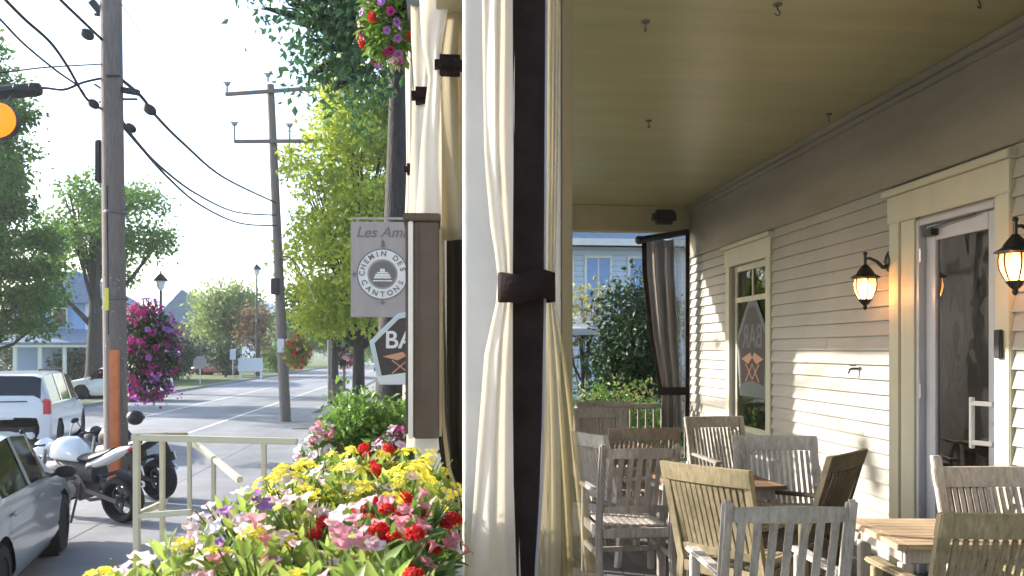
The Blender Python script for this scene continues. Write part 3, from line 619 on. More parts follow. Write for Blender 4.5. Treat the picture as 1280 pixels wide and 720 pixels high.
# ------------------------------------------------------------------ menu case
mc = thing('menu_case', 'tall brown menu display case hung on the porch edge, seen from the side', 'display case', (-.03, 3.8, 1.7))
def pp(px, d=3.8): return at(px, d)[0] + .03
zt, zb = zat(272, 3.8) - 1.7, zat(548, 3.8) - 1.7
b = MB(); b.bx(pp(517), pp(549), 0, .55, zb, zt - .02); b.build('case', M['brownbox'], mc, bevel=.006)
b = MB(); b.bx(pp(504), pp(551), -.02, .57, zt - .018, zt + .015); b.build('lid', M['brownbox'], mc, bevel=.006)
b = MB()
b.bx(pp(507), pp(510), 0, .55, zb + .02, zt - .02); b.build('frame', M['brownbox'], mc, bevel=.003)
MB().bx(pp(510.4), pp(516.6), -.004, .55, zb, zt - .02).build('door_frame', M['white'], mc, bevel=.003)
MB().bx(pp(521.5), pp(523), -.006, -.001, zb + .1, zt - .06).build('edge_bead', M['brownbox'], mc)
q = MB(); q.bx(pp(517), pp(547), .3, .36, FZ - 1.7, zb); q.build('post', M['white'], mc, bevel=.004)

# ------------------------------------------------------------------ hanging signs
D = 7.0
sg = thing('hanging_sign', 'grey hanging board with a round seal reading Chemin des Cantons', 'sign', (*at(477, D), zat(337, D)))
sg.rotation_euler = (0, 0, R(-2)); sw = 76 * D / F; sh = 119 * D / F
MB().box((0, 0, 0), (sw, .03, sh)).build('board', M['signgrey'], sg, bevel=.004)
vs, fs = textmesh('Les Amis', .125, .001); sh_ = Matrix(((1, .28, 0), (0, 1, 0), (0, 0, 1)))
tx = MB().add([UPR @ (sh_ @ q) + Vector((.03, -.018, sh * .385)) for q in vs], fs)
c_ = Vector((.01, -.018, -.04)); Rr = .20
def ringtext(s_, r_, a0, a1, flip=False):
    for i, ch in enumerate(s_):
        if ch == ' ': continue
        a = a0 + (a1 - a0) * i / (len(s_) - 1)
        vs, fs = textmesh(ch, .062, .0012); rot = Matrix.Rotation(a - math.pi / 2 + (math.pi if flip else 0), 3, 'Z')
        tx.add([UPR @ (rot @ q + Vector((r_ * math.cos(a), r_ * math.sin(a), 0))) + c_ + Vector((0, -.006, 0)) for q in vs], fs)
ringtext('CHEMIN DES', .168, R(178), R(14)); ringtext('CANTONS', .168, R(205), R(335), True)
tx.build('lettering', M['signink'], sg)
def disc(r0, r1, y, mb, n=40):
    for i in range(n):
        a, b_ = 2 * math.pi * i / n, 2 * math.pi * (i + 1) / n
        q4 = [(r1 * math.cos(a), r1 * math.sin(a)), (r1 * math.cos(b_), r1 * math.sin(b_)), (r0 * math.cos(b_), r0 * math.sin(b_)), (r0 * math.cos(a), r0 * math.sin(a))]
        mb.add([(c_.x + x, y, c_.z + z) for x, z in q4] + [(c_.x + x, y + .003, c_.z + z) for x, z in q4], [(0, 1, 2, 3), (7, 6, 5, 4), (0, 4, 5, 1), (3, 2, 6, 7)])
    return mb
disc(.125, .203, -.021, MB()).build('seal_band', M['signpale'], sg); k = disc(.203, .213, -.020, MB()); disc(.001, .108, -.020, k); disc(.001, .001, -.02, k)
for a in (90, 180, 270, 0): 
    x, z = .235 * math.cos(R(a)), .235 * math.sin(R(a)); k.prism([(x + (.026 if j % 2 == 0 else .010) * math.cos(R(90 + 45 * j)), z + (.026 if j % 2 == 0 else .010) * math.sin(R(90 + 45 * j))) for j in range(8)], .006, Matrix.Translation((c_.x, -.018, c_.z)))
k.prism([(-.015, sh * .29 - c_.z), (0, sh * .32 - c_.z), (.015, sh * .29 - c_.z), (.005, sh * .25 - c_.z), (-.005, sh * .25 - c_.z)], .006, Matrix.Translation((c_.x, -.018, c_.z)))
k.build('seal_ink', M['signink'], sg)
k = MB()
for x0, x1, z0, z1 in ((-.07, .07, -.035, -.02), (-.06, .06, -.018, .002), (-.045, .045, .006, .018), (-.02, .02, .02, .045), (-.08, .08, -.06, -.05)): k.bx(c_.x + x0, c_.x + x1, -.026, -.022, c_.z + z0, c_.z + z1)
k.build('seal_building', M['signpale'], sg)
q = MB(); q.bar((-.24, .0, sh / 2 + .03), (.75, 0, sh / 2 + .03), .018, .018); q.tube([(-.2, 0, sh / 2 - .01), (-.2, 0, sh / 2 + .03)], .008, 6); q.tube([(.2, 0, sh / 2 - .01), (.2, 0, sh / 2 + .03)], .008, 6); q.build('bracket', M['signgrey'], sg)
bs = thing('bar_sign', 'dark shield-shaped BAR sign with a pale blue frame under the hanging board', 'sign', (*at(509, 7.0), zat(441, 7.0))); bar_sign(bs, 1, 1)
for o in list(COL.objects):
    if o.parent is bs: o.data.transform(Matrix.Scale(.78, 4))
bs2 = thing('window_reflection', 'mirror-written BAR sign built as a reflection in the porch window', 'sign', (WX + .034, 9.27, 2.16), R(-90)); bar_sign(bs2, 1, 1, True)  # mirrored copy stands in for the sign's reflection on the pane
for o in list(COL.objects):
    if o.parent is bs2 and o.name.split('.')[0] in ('frame', 'lettering', 'ribbon'): o.data.materials[0] = M['signdim']
for o in list(COL.objects):
    if o.parent is bs2: o.data.transform(Matrix.Diagonal((1.25, .12, 1.45, 1)))

# ------------------------------------------------------------------ chairs and tables
def chair_slat(name, label, m, loc, rz, group='teak armchairs on the porch', kind=1, width=.58, top=1.0, dense=.60):
    t = thing(name, label, 'chair', loc, rz, group); hw = width / 2; B = .004
    back = lambda z: -.24 - .13 * max(0, (z - .42)) / .58 - (.04 if kind == 2 else 0) * max(0, (z - .42)) / .58
    for s_ in (-1, 1):
        b = MB(); b.tube([(s_ * (hw - .025), back(z) - .0 + (.03 if z == 0 else 0) * -1, z) for z in (0, .42, .7, top + (.015 if kind == 1 else -.005))], .001, 4)
        b = MB(); zs = [0, .2, .42, .6, .8, top + (.012 if kind == 1 else -.01)]; tw, td = (.05, .04)
        k = len(b.v)
        for z in zs:
            yb = back(z) - (.05 * (1 - z / .42) if z < .42 else 0)
            for i, j in ((-1, -1), (1, -1), (1, 1), (-1, 1)): b.v.append((s_ * (hw - .025) + i * tw / 2, yb + j * td / 2, z))
        for r_ in range(len(zs) - 1):
            for j in range(4): b.f.append((r_ * 4 + j, r_ * 4 + (j + 1) % 4, r_ * 4 + (j + 1) % 4 + 4, r_ * 4 + j + 4))
        b.f.append((3, 2, 1, 0)); e = (len(zs) - 1) * 4; b.f.append((e, e + 1, e + 2, e + 3))
        b.build('leg', m, t, bevel=.012 if kind == 1 else B)
        b = MB(); b.bar((s_ * (hw - .03), .235, 0), (s_ * (hw - .03), .225, .635), .045, .045, (0, 1, 0)); b.build('leg', m, t, bevel=B)
        b = MB(); b.add([(s_ * (hw - .03) + a, y, z) for a, y, z in ((-.035, .29, .64), (.035, .29, .64), (.028, -.27, .655), (-.028, -.27, .655), (-.035, .29, .665), (.035, .29, .665), (.028, -.27, .68), (-.028, -.27, .68))], [(3, 2, 1, 0), (4, 5, 6, 7), (0, 1, 5, 4), (1, 2, 6, 5), (2, 3, 7, 6), (3, 0, 4, 7)]); b.build('armrest', m, t, bevel=.008)
    # seat
    b = MB(); n = 9; iw = width - .12
    for i in range(n): x = -iw / 2 + (i + .5) * iw / n; b.bx(x - iw / n * .40, x + iw / n * .40, -.21, .25, .415, .432)
    b.bx(-hw + .05, hw - .05, .235, .262, .35, .414); b.bx(-hw + .05, hw - .05, -.262, -.235, .35, .414)
    for s_ in (-1, 1): b.bx(s_ * (hw - .03) - .014, s_ * (hw - .03) + .014, -.23, .21, .345, .412)
    b.build('seat', m, t, bevel=.003)
    # backrest
    if kind == 1: z0, z1, rh, n, fw = .55, .945, .065, 7, .52
    else: z0, z1, rh, n, fw = .50, .94, .105, 13, dense
    zc = z1 - (.0 if kind == 1 else .0)
    a, c = (-hw + .05, hw - .05) if kind == 1 else (-hw - .004, hw + .004)
    seg = 8
    for zc_, h_, th_, cr in ((z1 + (0 if kind == 1 else .015), rh, .028 if kind == 1 else .044, .012), (z0, .05, .026, .006)):
        if zc_ == z0: a, c = -hw + .05, hw - .05
        rail = MB(); k = 0
        for i in range(seg + 1):
            u = i / seg; x = a + (c - a) * u; bow = -cr * 2.2 * (1 - (2 * u - 1) ** 2)
            for zz, sg_ in ((zc_ - h_ / 2, -1), (zc_ - h_ / 2, 1), (zc_ + h_ / 2, 1), (zc_ + h_ / 2, -1)):
                lift = (cr * .8 * (1 - (2 * u - 1) ** 2)) if zz > zc_ and kind == 1 else 0
                rail.v.append((x, back(zz) + bow + sg_ * th_ / 2, zz + lift))
        for i in range(seg):
            for j in range(4): rail.f.append((k + i * 4 + j, k + i * 4 + (j + 1) % 4, k + i * 4 + 4 + (j + 1) % 4, k + i * 4 + 4 + j))
        rail.f.append((k, k + 1, k + 2, k + 3)); e = k + seg * 4; rail.f.append((e + 3, e + 2, e + 1, e))
        rail.build('lower_rail' if zc_ == z0 else 'top_rail', m, t, bevel=.005)
    sl_ = MB(); iw = width - .11
    for i in range(n):
        u = (i + .5) / n; x = -iw / 2 + u * iw; bow = -.02 * (1 - (2 * u - 1) ** 2); ww = iw / n * fw
        sl_.bar((x, back(z0) + bow * .6, z0 + .02), (x, back(z1) + bow, z1 - rh / 2 + .01), ww, .014, (0, 1, 0))
    sl_.build('backrest', m, t, bevel=.003)
    b = MB(); b.bx(-hw + .05, hw - .05, -.03, .0, .20, .235)
    for s_ in (-1, 1): b.bx(s_ * (hw - .03) - .012, s_ * (hw - .03) + .012, -.25, .215, .20, .24)
    b.build('stretcher', m, t, bevel=.003)
    return t
def place(px, d, yoff=.28): x, y = at(px, d); return (x, y, FZ)
def chair_at(px, d, rz, label, m, kind, **k):
    """back centre at px/d; chair faces local +y turned by rz"""
    x, y = at(px, d); o_ = Matrix.Rotation(rz, 3, 'Z') @ Vector((0, -.34, 0)); return chair_slat('garden_armchair', label, M[m], (x - o_.x, y - o_.y, FZ), rz, kind=kind, **k)
chair_at(984, 3.62, R(-4), 'pale grey teak armchair with seven wide slats, nearest the camera, back turned to it', 'palewood', 1, width=.585)
chair_at(799, 5.75, R(2), 'grey brown teak armchair with wide slats and a rounded top rail, beside the near curtain', 'greywood', 1, width=.57)
chair_at(889, 4.75, R(-52), 'mossy yellow teak armchair with a reclined dense-slatted back, between the two wide-slat chairs', 'olivewood', 2, width=.58, dense=.88)
chair_at(1046, 5.35, R(42), 'dark mossy teak armchair seen side-on against the sunlit siding', 'mossbrown', 2, width=.58, dense=.88)
chair_at(1243, 4.55, R(176), 'grey teak armchair behind the honey table, under the glass door', 'greywood', 2, width=.60, top=1.08)
chair_at(1256, 3.40, R(-5), 'yellowish teak armchair at the lower right corner with a knotted top board', 'olivewood', 2, width=.60)
chair_at(971, 6.25, R(172), 'light grey dense-slatted teak armchair facing the camera below the window', 'palewood', 2, width=.62)
chair_at(803, 7.05, R(3), 'brown-topped teak armchair behind the wide-slat chair, back to the camera', 'brownwood', 2, width=.61)
chair_at(896, 8.1, R(186), 'dark grey teak armchair in front of the far wall corner below the window', 'darkgreywood', 2, width=.60)
chair_at(752, 9.3, R(185), 'grey teak armchair farthest back beside the planter', 'darkgreywood', 2, width=.60)
chair_at(742, 6.6, R(-70), 'pale grey teak armchair half hidden by the near curtain', 'palewood', 2, width=.58)
def table(label, loc, rz, sx, sy, m, ml, h=.745):
    t = thing('garden_table', label, 'table', loc, rz, 'teak tables on the porch'); b = MB(); n = 9
    for i in range(n): y = -sy / 2 + (i + .5) * sy / n; b.bx(-sx / 2 + .05, sx / 2 - .05, y - sy / n * .488, y + sy / n * .488, h - .025, h)
    for s_ in (-1, 1): b.bx(s_ * (sx / 2 - .025) - .024, s_ * (sx / 2 - .025) + .024, -sy / 2, sy / 2, h - .028, h + .001)
    b.build('tabletop', M[m], t, bevel=.003)
    b = MB(); b.bx(-sx / 2 + .06, sx / 2 - .06, -sy / 2 + .05, -sy / 2 + .075, h - .10, h - .03); b.bx(-sx / 2 + .06, sx / 2 - .06, sy / 2 - .075, sy / 2 - .05, h - .10, h - .03)
    for s_ in (-1, 1): b.bx(s_ * (sx / 2 - .07) - .012, s_ * (sx / 2 - .07) + .012, -sy / 2 + .08, sy / 2 - .08, h - .10, h - .031)
    b.build('apron', M[ml], t, bevel=.003)
    for i in (-1, 1):
        for j in (-1, 1): MB().bx(i * (sx / 2 - .07) - .028, i * (sx / 2 - .07) + .028, j * (sy / 2 - .07) - .028, j * (sy / 2 - .07) + .028, 0, h - .10).build('leg', M[ml], t, bevel=.004)
    return t
table('honey-coloured teak table in sun at the lower right', (2.66, 3.98, FZ), R(-6), .95, .62, 'tabletop', 'greywood')
table('brown teak table in front of the light grey chair below the window', (1.98, 5.75, FZ), R(4), .72, .72, 'tabledark', 'greywood')
table('brown teak table in front of the far dark grey chair', (1.72, 7.55, FZ), R(0), .70, .70, 'tabledark', 'darkgreywood')

# planter at the far end
pl = thing('wooden_planter', 'grey slatted wooden planter box at the far left end of the porch', 'planter', (*at(751, 11.0), FZ))
for y_ in (-.16, .145):
    b = MB()
    for i in range(12): b.bx(-.33 + i * .055, -.29 + i * .055, y_, y_ + .015, .62, .93)
    b.build('slats', M['darkgreywood'], pl, bevel=.003)
b = MB(); b.bx(-.34, .34, -.144, .144, .62, .93); b.bx(-.36, .36, -.18, -.162, .93, .99); b.bx(-.36, .36, .162, .18, .93, .99); b.bx(-.36, .36, -.18, -.162, .57, .62); b.build('box', M['darkgreywood'], pl, bevel=.003)
for i in (-1, 1): MB().bx(i * .32 - .025, i * .32 + .025, -.14, .14, 0, .62).build('leg', M['darkgreywood'], pl)
gp = thing('potted_plant', 'leafy plant with pale flowers growing in the wooden planter', 'plant', (*at(748, 11.0), FZ + .95))
cloud('foliage', [(-.22, 0, .06, .14), (0, 0, .08, .16), (.22, 0, .05, .14), (.1, 0, .16, .10)], 500, .07, M['leaf_mid'], gp); cloud('blossoms', [(-.2, -.05, .12, .12)], 250, .04, M['whitefl'], gp, aspect=.9)
# end of porch rail
er = thing('end_railing', 'dark grey slatted railing closing the far end of the porch', 'railing', (0, YE - .04, FZ))
b = MB(); b.bx(.35, WX - .08, -.02, .03, .86, .92); b.bx(.35, WX - .08, -.015, .02, .12, .16); b.build('rail', M['darkgreywood'], er)
b = MB(); x = .4
while x < WX - .1: b.bx(x, x + .03, -.01, .015, .16, .86); x += .11
b.build('balusters', M['darkgreywood'], er)

# ------------------------------------------------------------------ garden beyond the end
nb = thing('neighbour_house', 'pale blue clapboard house with slate roof seen past the end of the porch', 'house', (*at(780, 24), 0))
b = MB(); b.bx(-6, 8, 0, 9, 0, 5.15); b.build('wall', M['palewall'], nb)
lp = MB()
for i in range(34): lp.bx(-6, 8, -.018, -.002, .1 + i * .15, .1 + i * .15 + .012)
lp.build('clapboard_edges', M['bluewall'], nb)
b = MB(); b.add([(-6.5, -.5, 5.3), (8.5, -.5, 5.3), (8.5, 4.5, 7.6), (-6.5, 4.5, 7.6), (-6.5, 9.5, 5.3), (8.5, 9.5, 5.3)], [(0, 1, 2, 3), (3, 2, 5, 4), (0, 3, 4), (1, 5, 2), (0, 4, 5, 1)]); b.build('roof', M['slate'], nb)
MB().bx(-6.5, 8.5, -.55, -.45, 5.13, 5.32).build('fascia', M['white'], nb)
for xx, ww in ((-1.9, .9), (-.75, .8), (.65, 1.1)):
    f_ = MB(); f_.bx(xx - ww / 2, xx - ww / 2 + .07, -.07, -.02, 3.0, 4.9); f_.bx(xx + ww / 2 - .07, xx + ww / 2, -.07, -.02, 3.0, 4.9); f_.bx(xx - ww / 2 + .07, xx + ww / 2 - .07, -.07, -.02, 4.82, 4.9); f_.bx(xx - ww / 2 + .07, xx + ww / 2 - .07, -.07, -.02, 3.0, 3.08); f_.bx(xx - .02, xx + .02, -.06, -.03, 3.08, 4.82); f_.bx(xx - ww / 2 + .07, xx + ww / 2 - .07, -.055, -.032, 3.93, 3.97)
    w_ = f_.build('window', M['white'], nb); MB().bx(xx - ww / 2 + .07, xx + ww / 2 - .07, -.028, -.021, 3.08, 4.82).build('pane', M['bluewall'], w_)
sh1 = tree('garden_tree', 'dark green bushy tree left of the gathered end curtain', (*at(794, 14.2), 0), 3.6, [(a, b_, c, r_) for a, b_, c, r_ in blobs(46, 0, 0, 2.3, .62, .5, 1.15, .22, .36, 3)], M['leaf_dark'], tr=.07, per=330, size=.10, trunk_h=2.6, limbs=10, seed=4, droop=.4)
sh2 = tree('garden_tree', 'thin yellowing tree with open crown in front of the pale blue house', (*at(728, 16), 0), 3.8, blobs(16, 0, 0, 3.0, .65, .5, .8, .12, .26, 9), M['leaf_gold'], tr=.05, per=170, size=.11, trunk_h=3.2, limbs=12, seed=5)
tag(sh1, cat='tree'); tag(sh2, cat='tree')
bu = thing('flowering_shrub', 'low leafy shrub with golden dried heads in front of the garden trees', 'shrub', (*at(788, 12.6), 0)); cloud('foliage', blobs(16, 0, 0, 1.05, .9, .4, .55, .18, .3, 8), 260, .09, M['leaf_mid'], bu); tag(cloud('dry_heads', blobs(7, -.1, -.2, 1.55, .5, .2, .3, .1, .2, 12), 220, .07, M['leaf_gold'], bu), kind='stuff')
b = MB()
for i in range(9): a_ = i * .7; b.tube([(.3 * math.cos(a_), .15 * math.sin(a_), 0), (.7 * math.cos(a_), .3 * math.sin(a_), 1.2)], .012, 5)
b.build('stems', M['bark'], bu)
pr = thing('parasol', 'pale blue garden parasol on a dark pole beyond the end of the porch', 'parasol', (*at(727, 16.5), 0))
u = MB(); n_ = 8; top = Vector((.18, 0, 3.02)); rim = [Vector((.18 + 1.35 * math.cos(2 * math.pi * i / n_ + .2), 1.35 * math.sin(2 * math.pi * i / n_ + .2), 2.60)) for i in range(n_)]
u.add([top] + rim + [q - Vector((0, 0, .12)) for q in rim], [(0, 1 + i, 1 + (i + 1) % n_) for i in range(n_)] + [(1 + i, 9 + i, 9 + (i + 1) % n_, 1 + (i + 1) % n_) for i in range(n_)]); cn = u.build('canopy', M['umbrella'], pr); sm = cn.modifiers.new('s', 'SOLIDIFY'); sm.thickness = .006
MB().tube([(0, 0, 0), (.18, 0, 3.05)], .028, 8).build('pole', M['black'], pr, True)
u = MB(); 
for q in rim: u.tube([(.14, 0, 2.45), (top * .45 + q * .55) - Vector((0, 0, .03))], .010, 5)
u.ball((.18, 0, 3.06), .04); u.build('ribs', M['black'], pr)
hd = thing('hedge', 'dense green hedge at the foot of the pale blue house', 'hedge', (*at(770, 20.5), 0)); cloud('foliage', [(i * .8 - 6, rnd.uniform(-.3, .3), .8 + rnd.uniform(0, .3), .75) for i in range(17)], 60, .14, M['leaf_mid'], hd)
MB().bx(-6.4, 7, -.3, .3, 0, .7).build('branches', M['bark'], hd)

exec_street = True
# ------------------------------------------------------------------ flowers near the camera
def flower_proto(kind):
    """returns list of (mesh, material) for a blossom centred at the origin, opening to +z"""
    b = MB()
    if kind in ('pink', 'rose', 'purple', 'magenta', 'whitefl'):          # petunia trumpet, five lobes
        n = 20; ring = []
        for lvl, (r_, z_) in enumerate(((.004, -.035), (.008, -.01), (.022, .006), (.034, .004))):
            for i in range(n):
                a = 2 * math.pi * i / n; lob = 1 + (.16 * abs(math.cos(2.5 * a)) - .08 if lvl >= 2 else 0); b.v.append((r_ * lob * math.cos(a), r_ * lob * math.sin(a), z_ + (.005 * math.cos(5 * a) if lvl == 3 else 0)))
        for l_ in range(3):
            for i in range(n): b.f.append((l_ * n + i, l_ * n + (i + 1) % n, (l_ + 1) * n + (i + 1) % n, (l_ + 1) * n + i))
    elif kind == 'red':                                                    # geranium head of many florets
        r2 = random.Random(5)
        for i in range(60):
            u_ = Vector((r2.gauss(0, 1), r2.gauss(0, 1), r2.gauss(.35, .9))).normalized(); c = Vector((u_.x * 1.15, u_.y * 1.15, u_.z * .75)) * r2.uniform(.014, .032); t_ = u_.orthogonal().normalized(); v_ = u_.cross(t_)
            for k in range(4):
                a = k * math.pi / 2 + i; p_ = (t_ * math.cos(a) + v_ * math.sin(a)); s_ = (t_ * math.cos(a + 1.57) + v_ * math.sin(a + 1.57))
                b.add([c, c + p_ * .010 + s_ * .006 + u_ * .003, c + p_ * .018 + u_ * .001, c + p_ * .010 - s_ * .006 + u_ * .003], [(0, 1, 2, 3)])
    else:                                                                  # yellow daisy-like cluster
        r2 = random.Random(8)
        for i in range(7):
            c = Vector((r2.uniform(-.032, .032), r2.uniform(-.032, .032), r2.uniform(-.012, .018))) if i else Vector((0, 0, .01)); nrm = Vector((c.x * 12, c.y * 12, 1)).normalized(); t_ = nrm.orthogonal().normalized(); v_ = nrm.cross(t_)
            for k in range(7):
                a = k * 2 * math.pi / 7 + i; p_ = (t_ * math.cos(a) + v_ * math.sin(a)); s_ = nrm.cross(p_)
                b.add([c, c + p_ * .011 + s_ * .006 + nrm * .004, c + p_ * .021 + nrm * .001, c + p_ * .011 - s_ * .006 + nrm * .004], [(0, 1, 2, 3)])
    me = bpy.data.meshes.new('blossom_' + kind); me.from_pydata([tuple(q) for q in b.v], [], b.f)
    if kind in ('pink', 'rose', 'purple', 'magenta', 'whitefl'): me.shade_smooth()
    me.materials.append(M['yflower'] if kind == 'yellow' else M[kind]); return me
BL = {k: flower_proto(k) for k in ('pink', 'rose', 'purple', 'magenta', 'red', 'yellow', 'whitefl')}
def big_leaves(name, pos, dirs, size, m, par):
    """curved pointed leaves, 3 segments"""
    n = len(pos); d = dirs / np.linalg.norm(dirs, axis=1, keepdims=True); sd = np.cross(d, np.array([0, 0, 1.]) + rng.normal(size=(n, 3)) * .35); sd /= np.linalg.norm(sd, axis=1, keepdims=True) + 1e-9
    up = np.cross(sd, d); L = size[:, None]; bend = rng.uniform(-.1, .5, (n, 1)); vs = []
    for u, w_ in ((0, .02), (.3, .17), (.6, .19), (.85, .09), (1, .005)):
        c = pos + d * L * u - up * L * bend * u * u
        vs += [c + sd * L * w_ + up * L * w_ * .35, c, c - sd * L * w_ + up * L * w_ * .35]
    v = np.stack(vs, 1).reshape(-1, 3); f = []
    for i in range(4):
        for j in (0, 1): f.append([i * 3 + j, i * 3 + j + 1, i * 3 + j + 4, i * 3 + j + 3])
    f = (np.array(f)[None] + (np.arange(n) * 15)[:, None, None]).reshape(-1, 4)
    o_ = npmesh(name, v, f, m, par); o_.data.shade_smooth(); return o_
def plant(label, loc, kinds, nb_, r_, h_, lm='leaf_bright', nl=150, ls=.085, fs=1.0, group='flowering plants in the porch flower box', name='flowering_plant', zr=(.75, 1.12), dark=None):
    t = thing(name, label, 'plant', loc, rnd.uniform(0, 6), group)
    a = rng.uniform(0, 2 * math.pi, nl); ph = np.arccos(rng.uniform(.0, 1, nl)); rad = rng.uniform(.35, 1, nl) ** .5
    u = np.stack([np.sin(ph) * np.cos(a), np.sin(ph) * np.sin(a), np.cos(ph)], 1); pos = u * rad[:, None] * np.array([r_, r_, h_]) * .9
    dr = u + rng.normal(size=(nl, 3)) * .5; dr[:, 2] += .25
    big_leaves('foliage', pos, dr, rng.uniform(.6, 1.25, nl) * ls, M[lm], t)
    sm_ = MB(); r2 = random.Random(int(abs(loc[0] * 1000 + loc[1] * 77)))
    for i in range(9):
        a = r2.uniform(0, 6.28); q = r2.uniform(.3, .9); sm_.tube([(0, 0, -.06), (r_ * q * .4 * math.cos(a), r_ * q * .4 * math.sin(a), h_ * .5), (r_ * q * math.cos(a), r_ * q * math.sin(a), h_ * .9)], [.005, .004, .002], 5)
    sm_.build('stems', M['stem'], t)
    for i in range(nb_):
        a = r2.uniform(0, 6.28); q = r2.uniform(0, 1) ** .6; z = h_ * r2.uniform(*zr) * math.sqrt(max(0.05, 1 - .8 * q * q)) + .0
        k = kinds[i % len(kinds)]; o_ = bpy.data.objects.new('blossom', BL[k]); COL.objects.link(o_); o_.parent = t
        o_.location = (r_ * 1.02 * q * math.cos(a), r_ * 1.02 * q * math.sin(a), z); s_ = fs * r2.uniform(.8, 1.2); o_.scale = (s_, s_, s_)
        v_ = Vector((math.cos(a) * q * .9, math.sin(a) * q * .9, .9)); v_ += Vector((r2.uniform(-.35, .35), r2.uniform(-.35, .35), 0)); o_.rotation_euler = v_.to_track_quat('Z', 'Y').to_euler()
    return t
FB = thing('flower_box', 'long cream flower box fixed along the outside of the porch edge', 'planter', (-.30, 2.3, 1.2))
b = MB(); b.bx(-.33, .30, -1.75, 1.35, -.02, .0); b.bx(-.33, -.30, -1.75, 1.35, .0, .30); b.bx(.27, .30, -1.75, 1.35, .0, .30); b.bx(-.30, .27, -1.75, -1.72, 0, .30); b.bx(-.30, .27, 1.32, 1.35, 0, .30); b.build('trough', M['trim'], FB, bevel=.004)
MB().bx(-.298, .268, -1.718, 1.318, .0, .26).build('soil', M['soil'], FB)
for y_ in (-1.5, -.2, 1.1):
    MB().bx(-.30, .32, y_ - .03, y_ + .03, -1.2, -.021).build('leg', M['trim'], FB)
# rows of plants: (px, d) of plant centre
spec = [ # px, depth, kinds, leaf mat, nblossom, label
 (55, 1.62, ['whitefl', 'yellow'], 'leaf_bright', 4, 'pale budded plant at the very left end of the bed'),
 (135, 1.55, ['yellow'], 'leaf_bright', 5, 'bright leafy plant with a few yellow blooms at the lower left end of the bed'),
 (270, 1.45, ['yellow', 'whitefl'], 'leaf_bright', 5, 'lime green leafy plant, second from the left along the bottom edge'),
 (380, 1.42, ['red', 'yellow'], 'leaf_bright', 7, 'leafy plant with red and yellow heads at the bottom middle of the bed'),
 (452, 1.45, ['yellow', 'yellow', 'red'], 'leaf_bright', 6, 'long-leaved plant with yellow blooms at the bottom right of the bed'),
 (468, 1.68, ['yellow', 'rose'], 'leaf_bright', 4, 'pointed-leaf plant with rose blooms next to the foot of the white column'),
 (225, 1.95, ['pink', 'pink', 'yellow'], 'leaf_bright', 13, 'pale pink petunia at the left rim of the bed beside the cream railing'),
 (330, 1.85, ['pink', 'rose', 'yellow'], 'leaf_bright', 13, 'pink petunia mixed with yellow in the left middle of the bed'),
 (425, 1.85, ['rose', 'pink', 'pink'], 'leaf_bright', 12, 'rose and pale pink petunia in the centre of the front row'),
 (486, 2.0, ['rose', 'red', 'rose'], 'leaf_mid', 11, 'dusky rose plant with a red head close to the white column'),
 (310, 2.35, ['pink', 'pink', 'whitefl', 'purple'], 'leaf_bright', 15, 'pale pink and lilac petunia on the left slope of the bed'),
 (385, 2.3, ['pink', 'yellow', 'pink'], 'leaf_bright', 12, 'mixed pink and yellow plant in the middle of the bed'),
 (468, 2.25, ['red', 'yellow', 'red', 'pink'], 'leaf_mid', 9, 'plant with a cluster of deep red heads in the middle of the bed'),
 (503, 2.4, ['rose', 'red', 'rose'], 'leaf_mid', 9, 'plant with dusky rose and red heads right beside the column foot'),
 (372, 2.8, ['yellow', 'pink', 'yellow'], 'leaf_bright', 13, 'yellow plant with a few pink blooms on the upper left slope'),
 (440, 2.8, ['yellow', 'yellow', 'yellow', 'whitefl'], 'leaf_bright', 14, 'dense yellow flowering plant in the upper middle of the bed'),
 (500, 2.8, ['yellow', 'yellow', 'yellow', 'pink'], 'leaf_bright', 13, 'yellow and pale pink plant under the brown menu case'),
 (420, 3.35, ['yellow', 'whitefl', 'yellow'], 'leaf_bright', 11, 'pale yellow plant at the far left top of the bed'),
 (468, 3.4, ['red', 'yellow', 'red'], 'leaf_bright', 10, 'plant with scarlet heads at the far top of the bed'),
 (522, 3.3, ['yellow', 'yellow'], 'leaf_bright', 9, 'yellow plant touching the foot of the menu case'),
]
TOPZ = 1.80; FO = {468: -.01}
for px, d, kinds, lm, nb_, lab in spec:
    x, y = at(px, d); r_ = .19; h_ = .30 if d > 1.6 else .27
    plant(lab, (x, y, TOPZ - h_ - (.09 if px < 100 else .03 if px < 300 else 0) + FO.get(px, 0)), kinds, int(nb_ * (1.9 if d < 1.7 else 2.9)), r_ * (.85 if px > 460 and d < 2 else 1), h_, lm, nl=420 if d < 1.7 else 380, ls=.075 if d < 1.7 else .058, fs=.68)
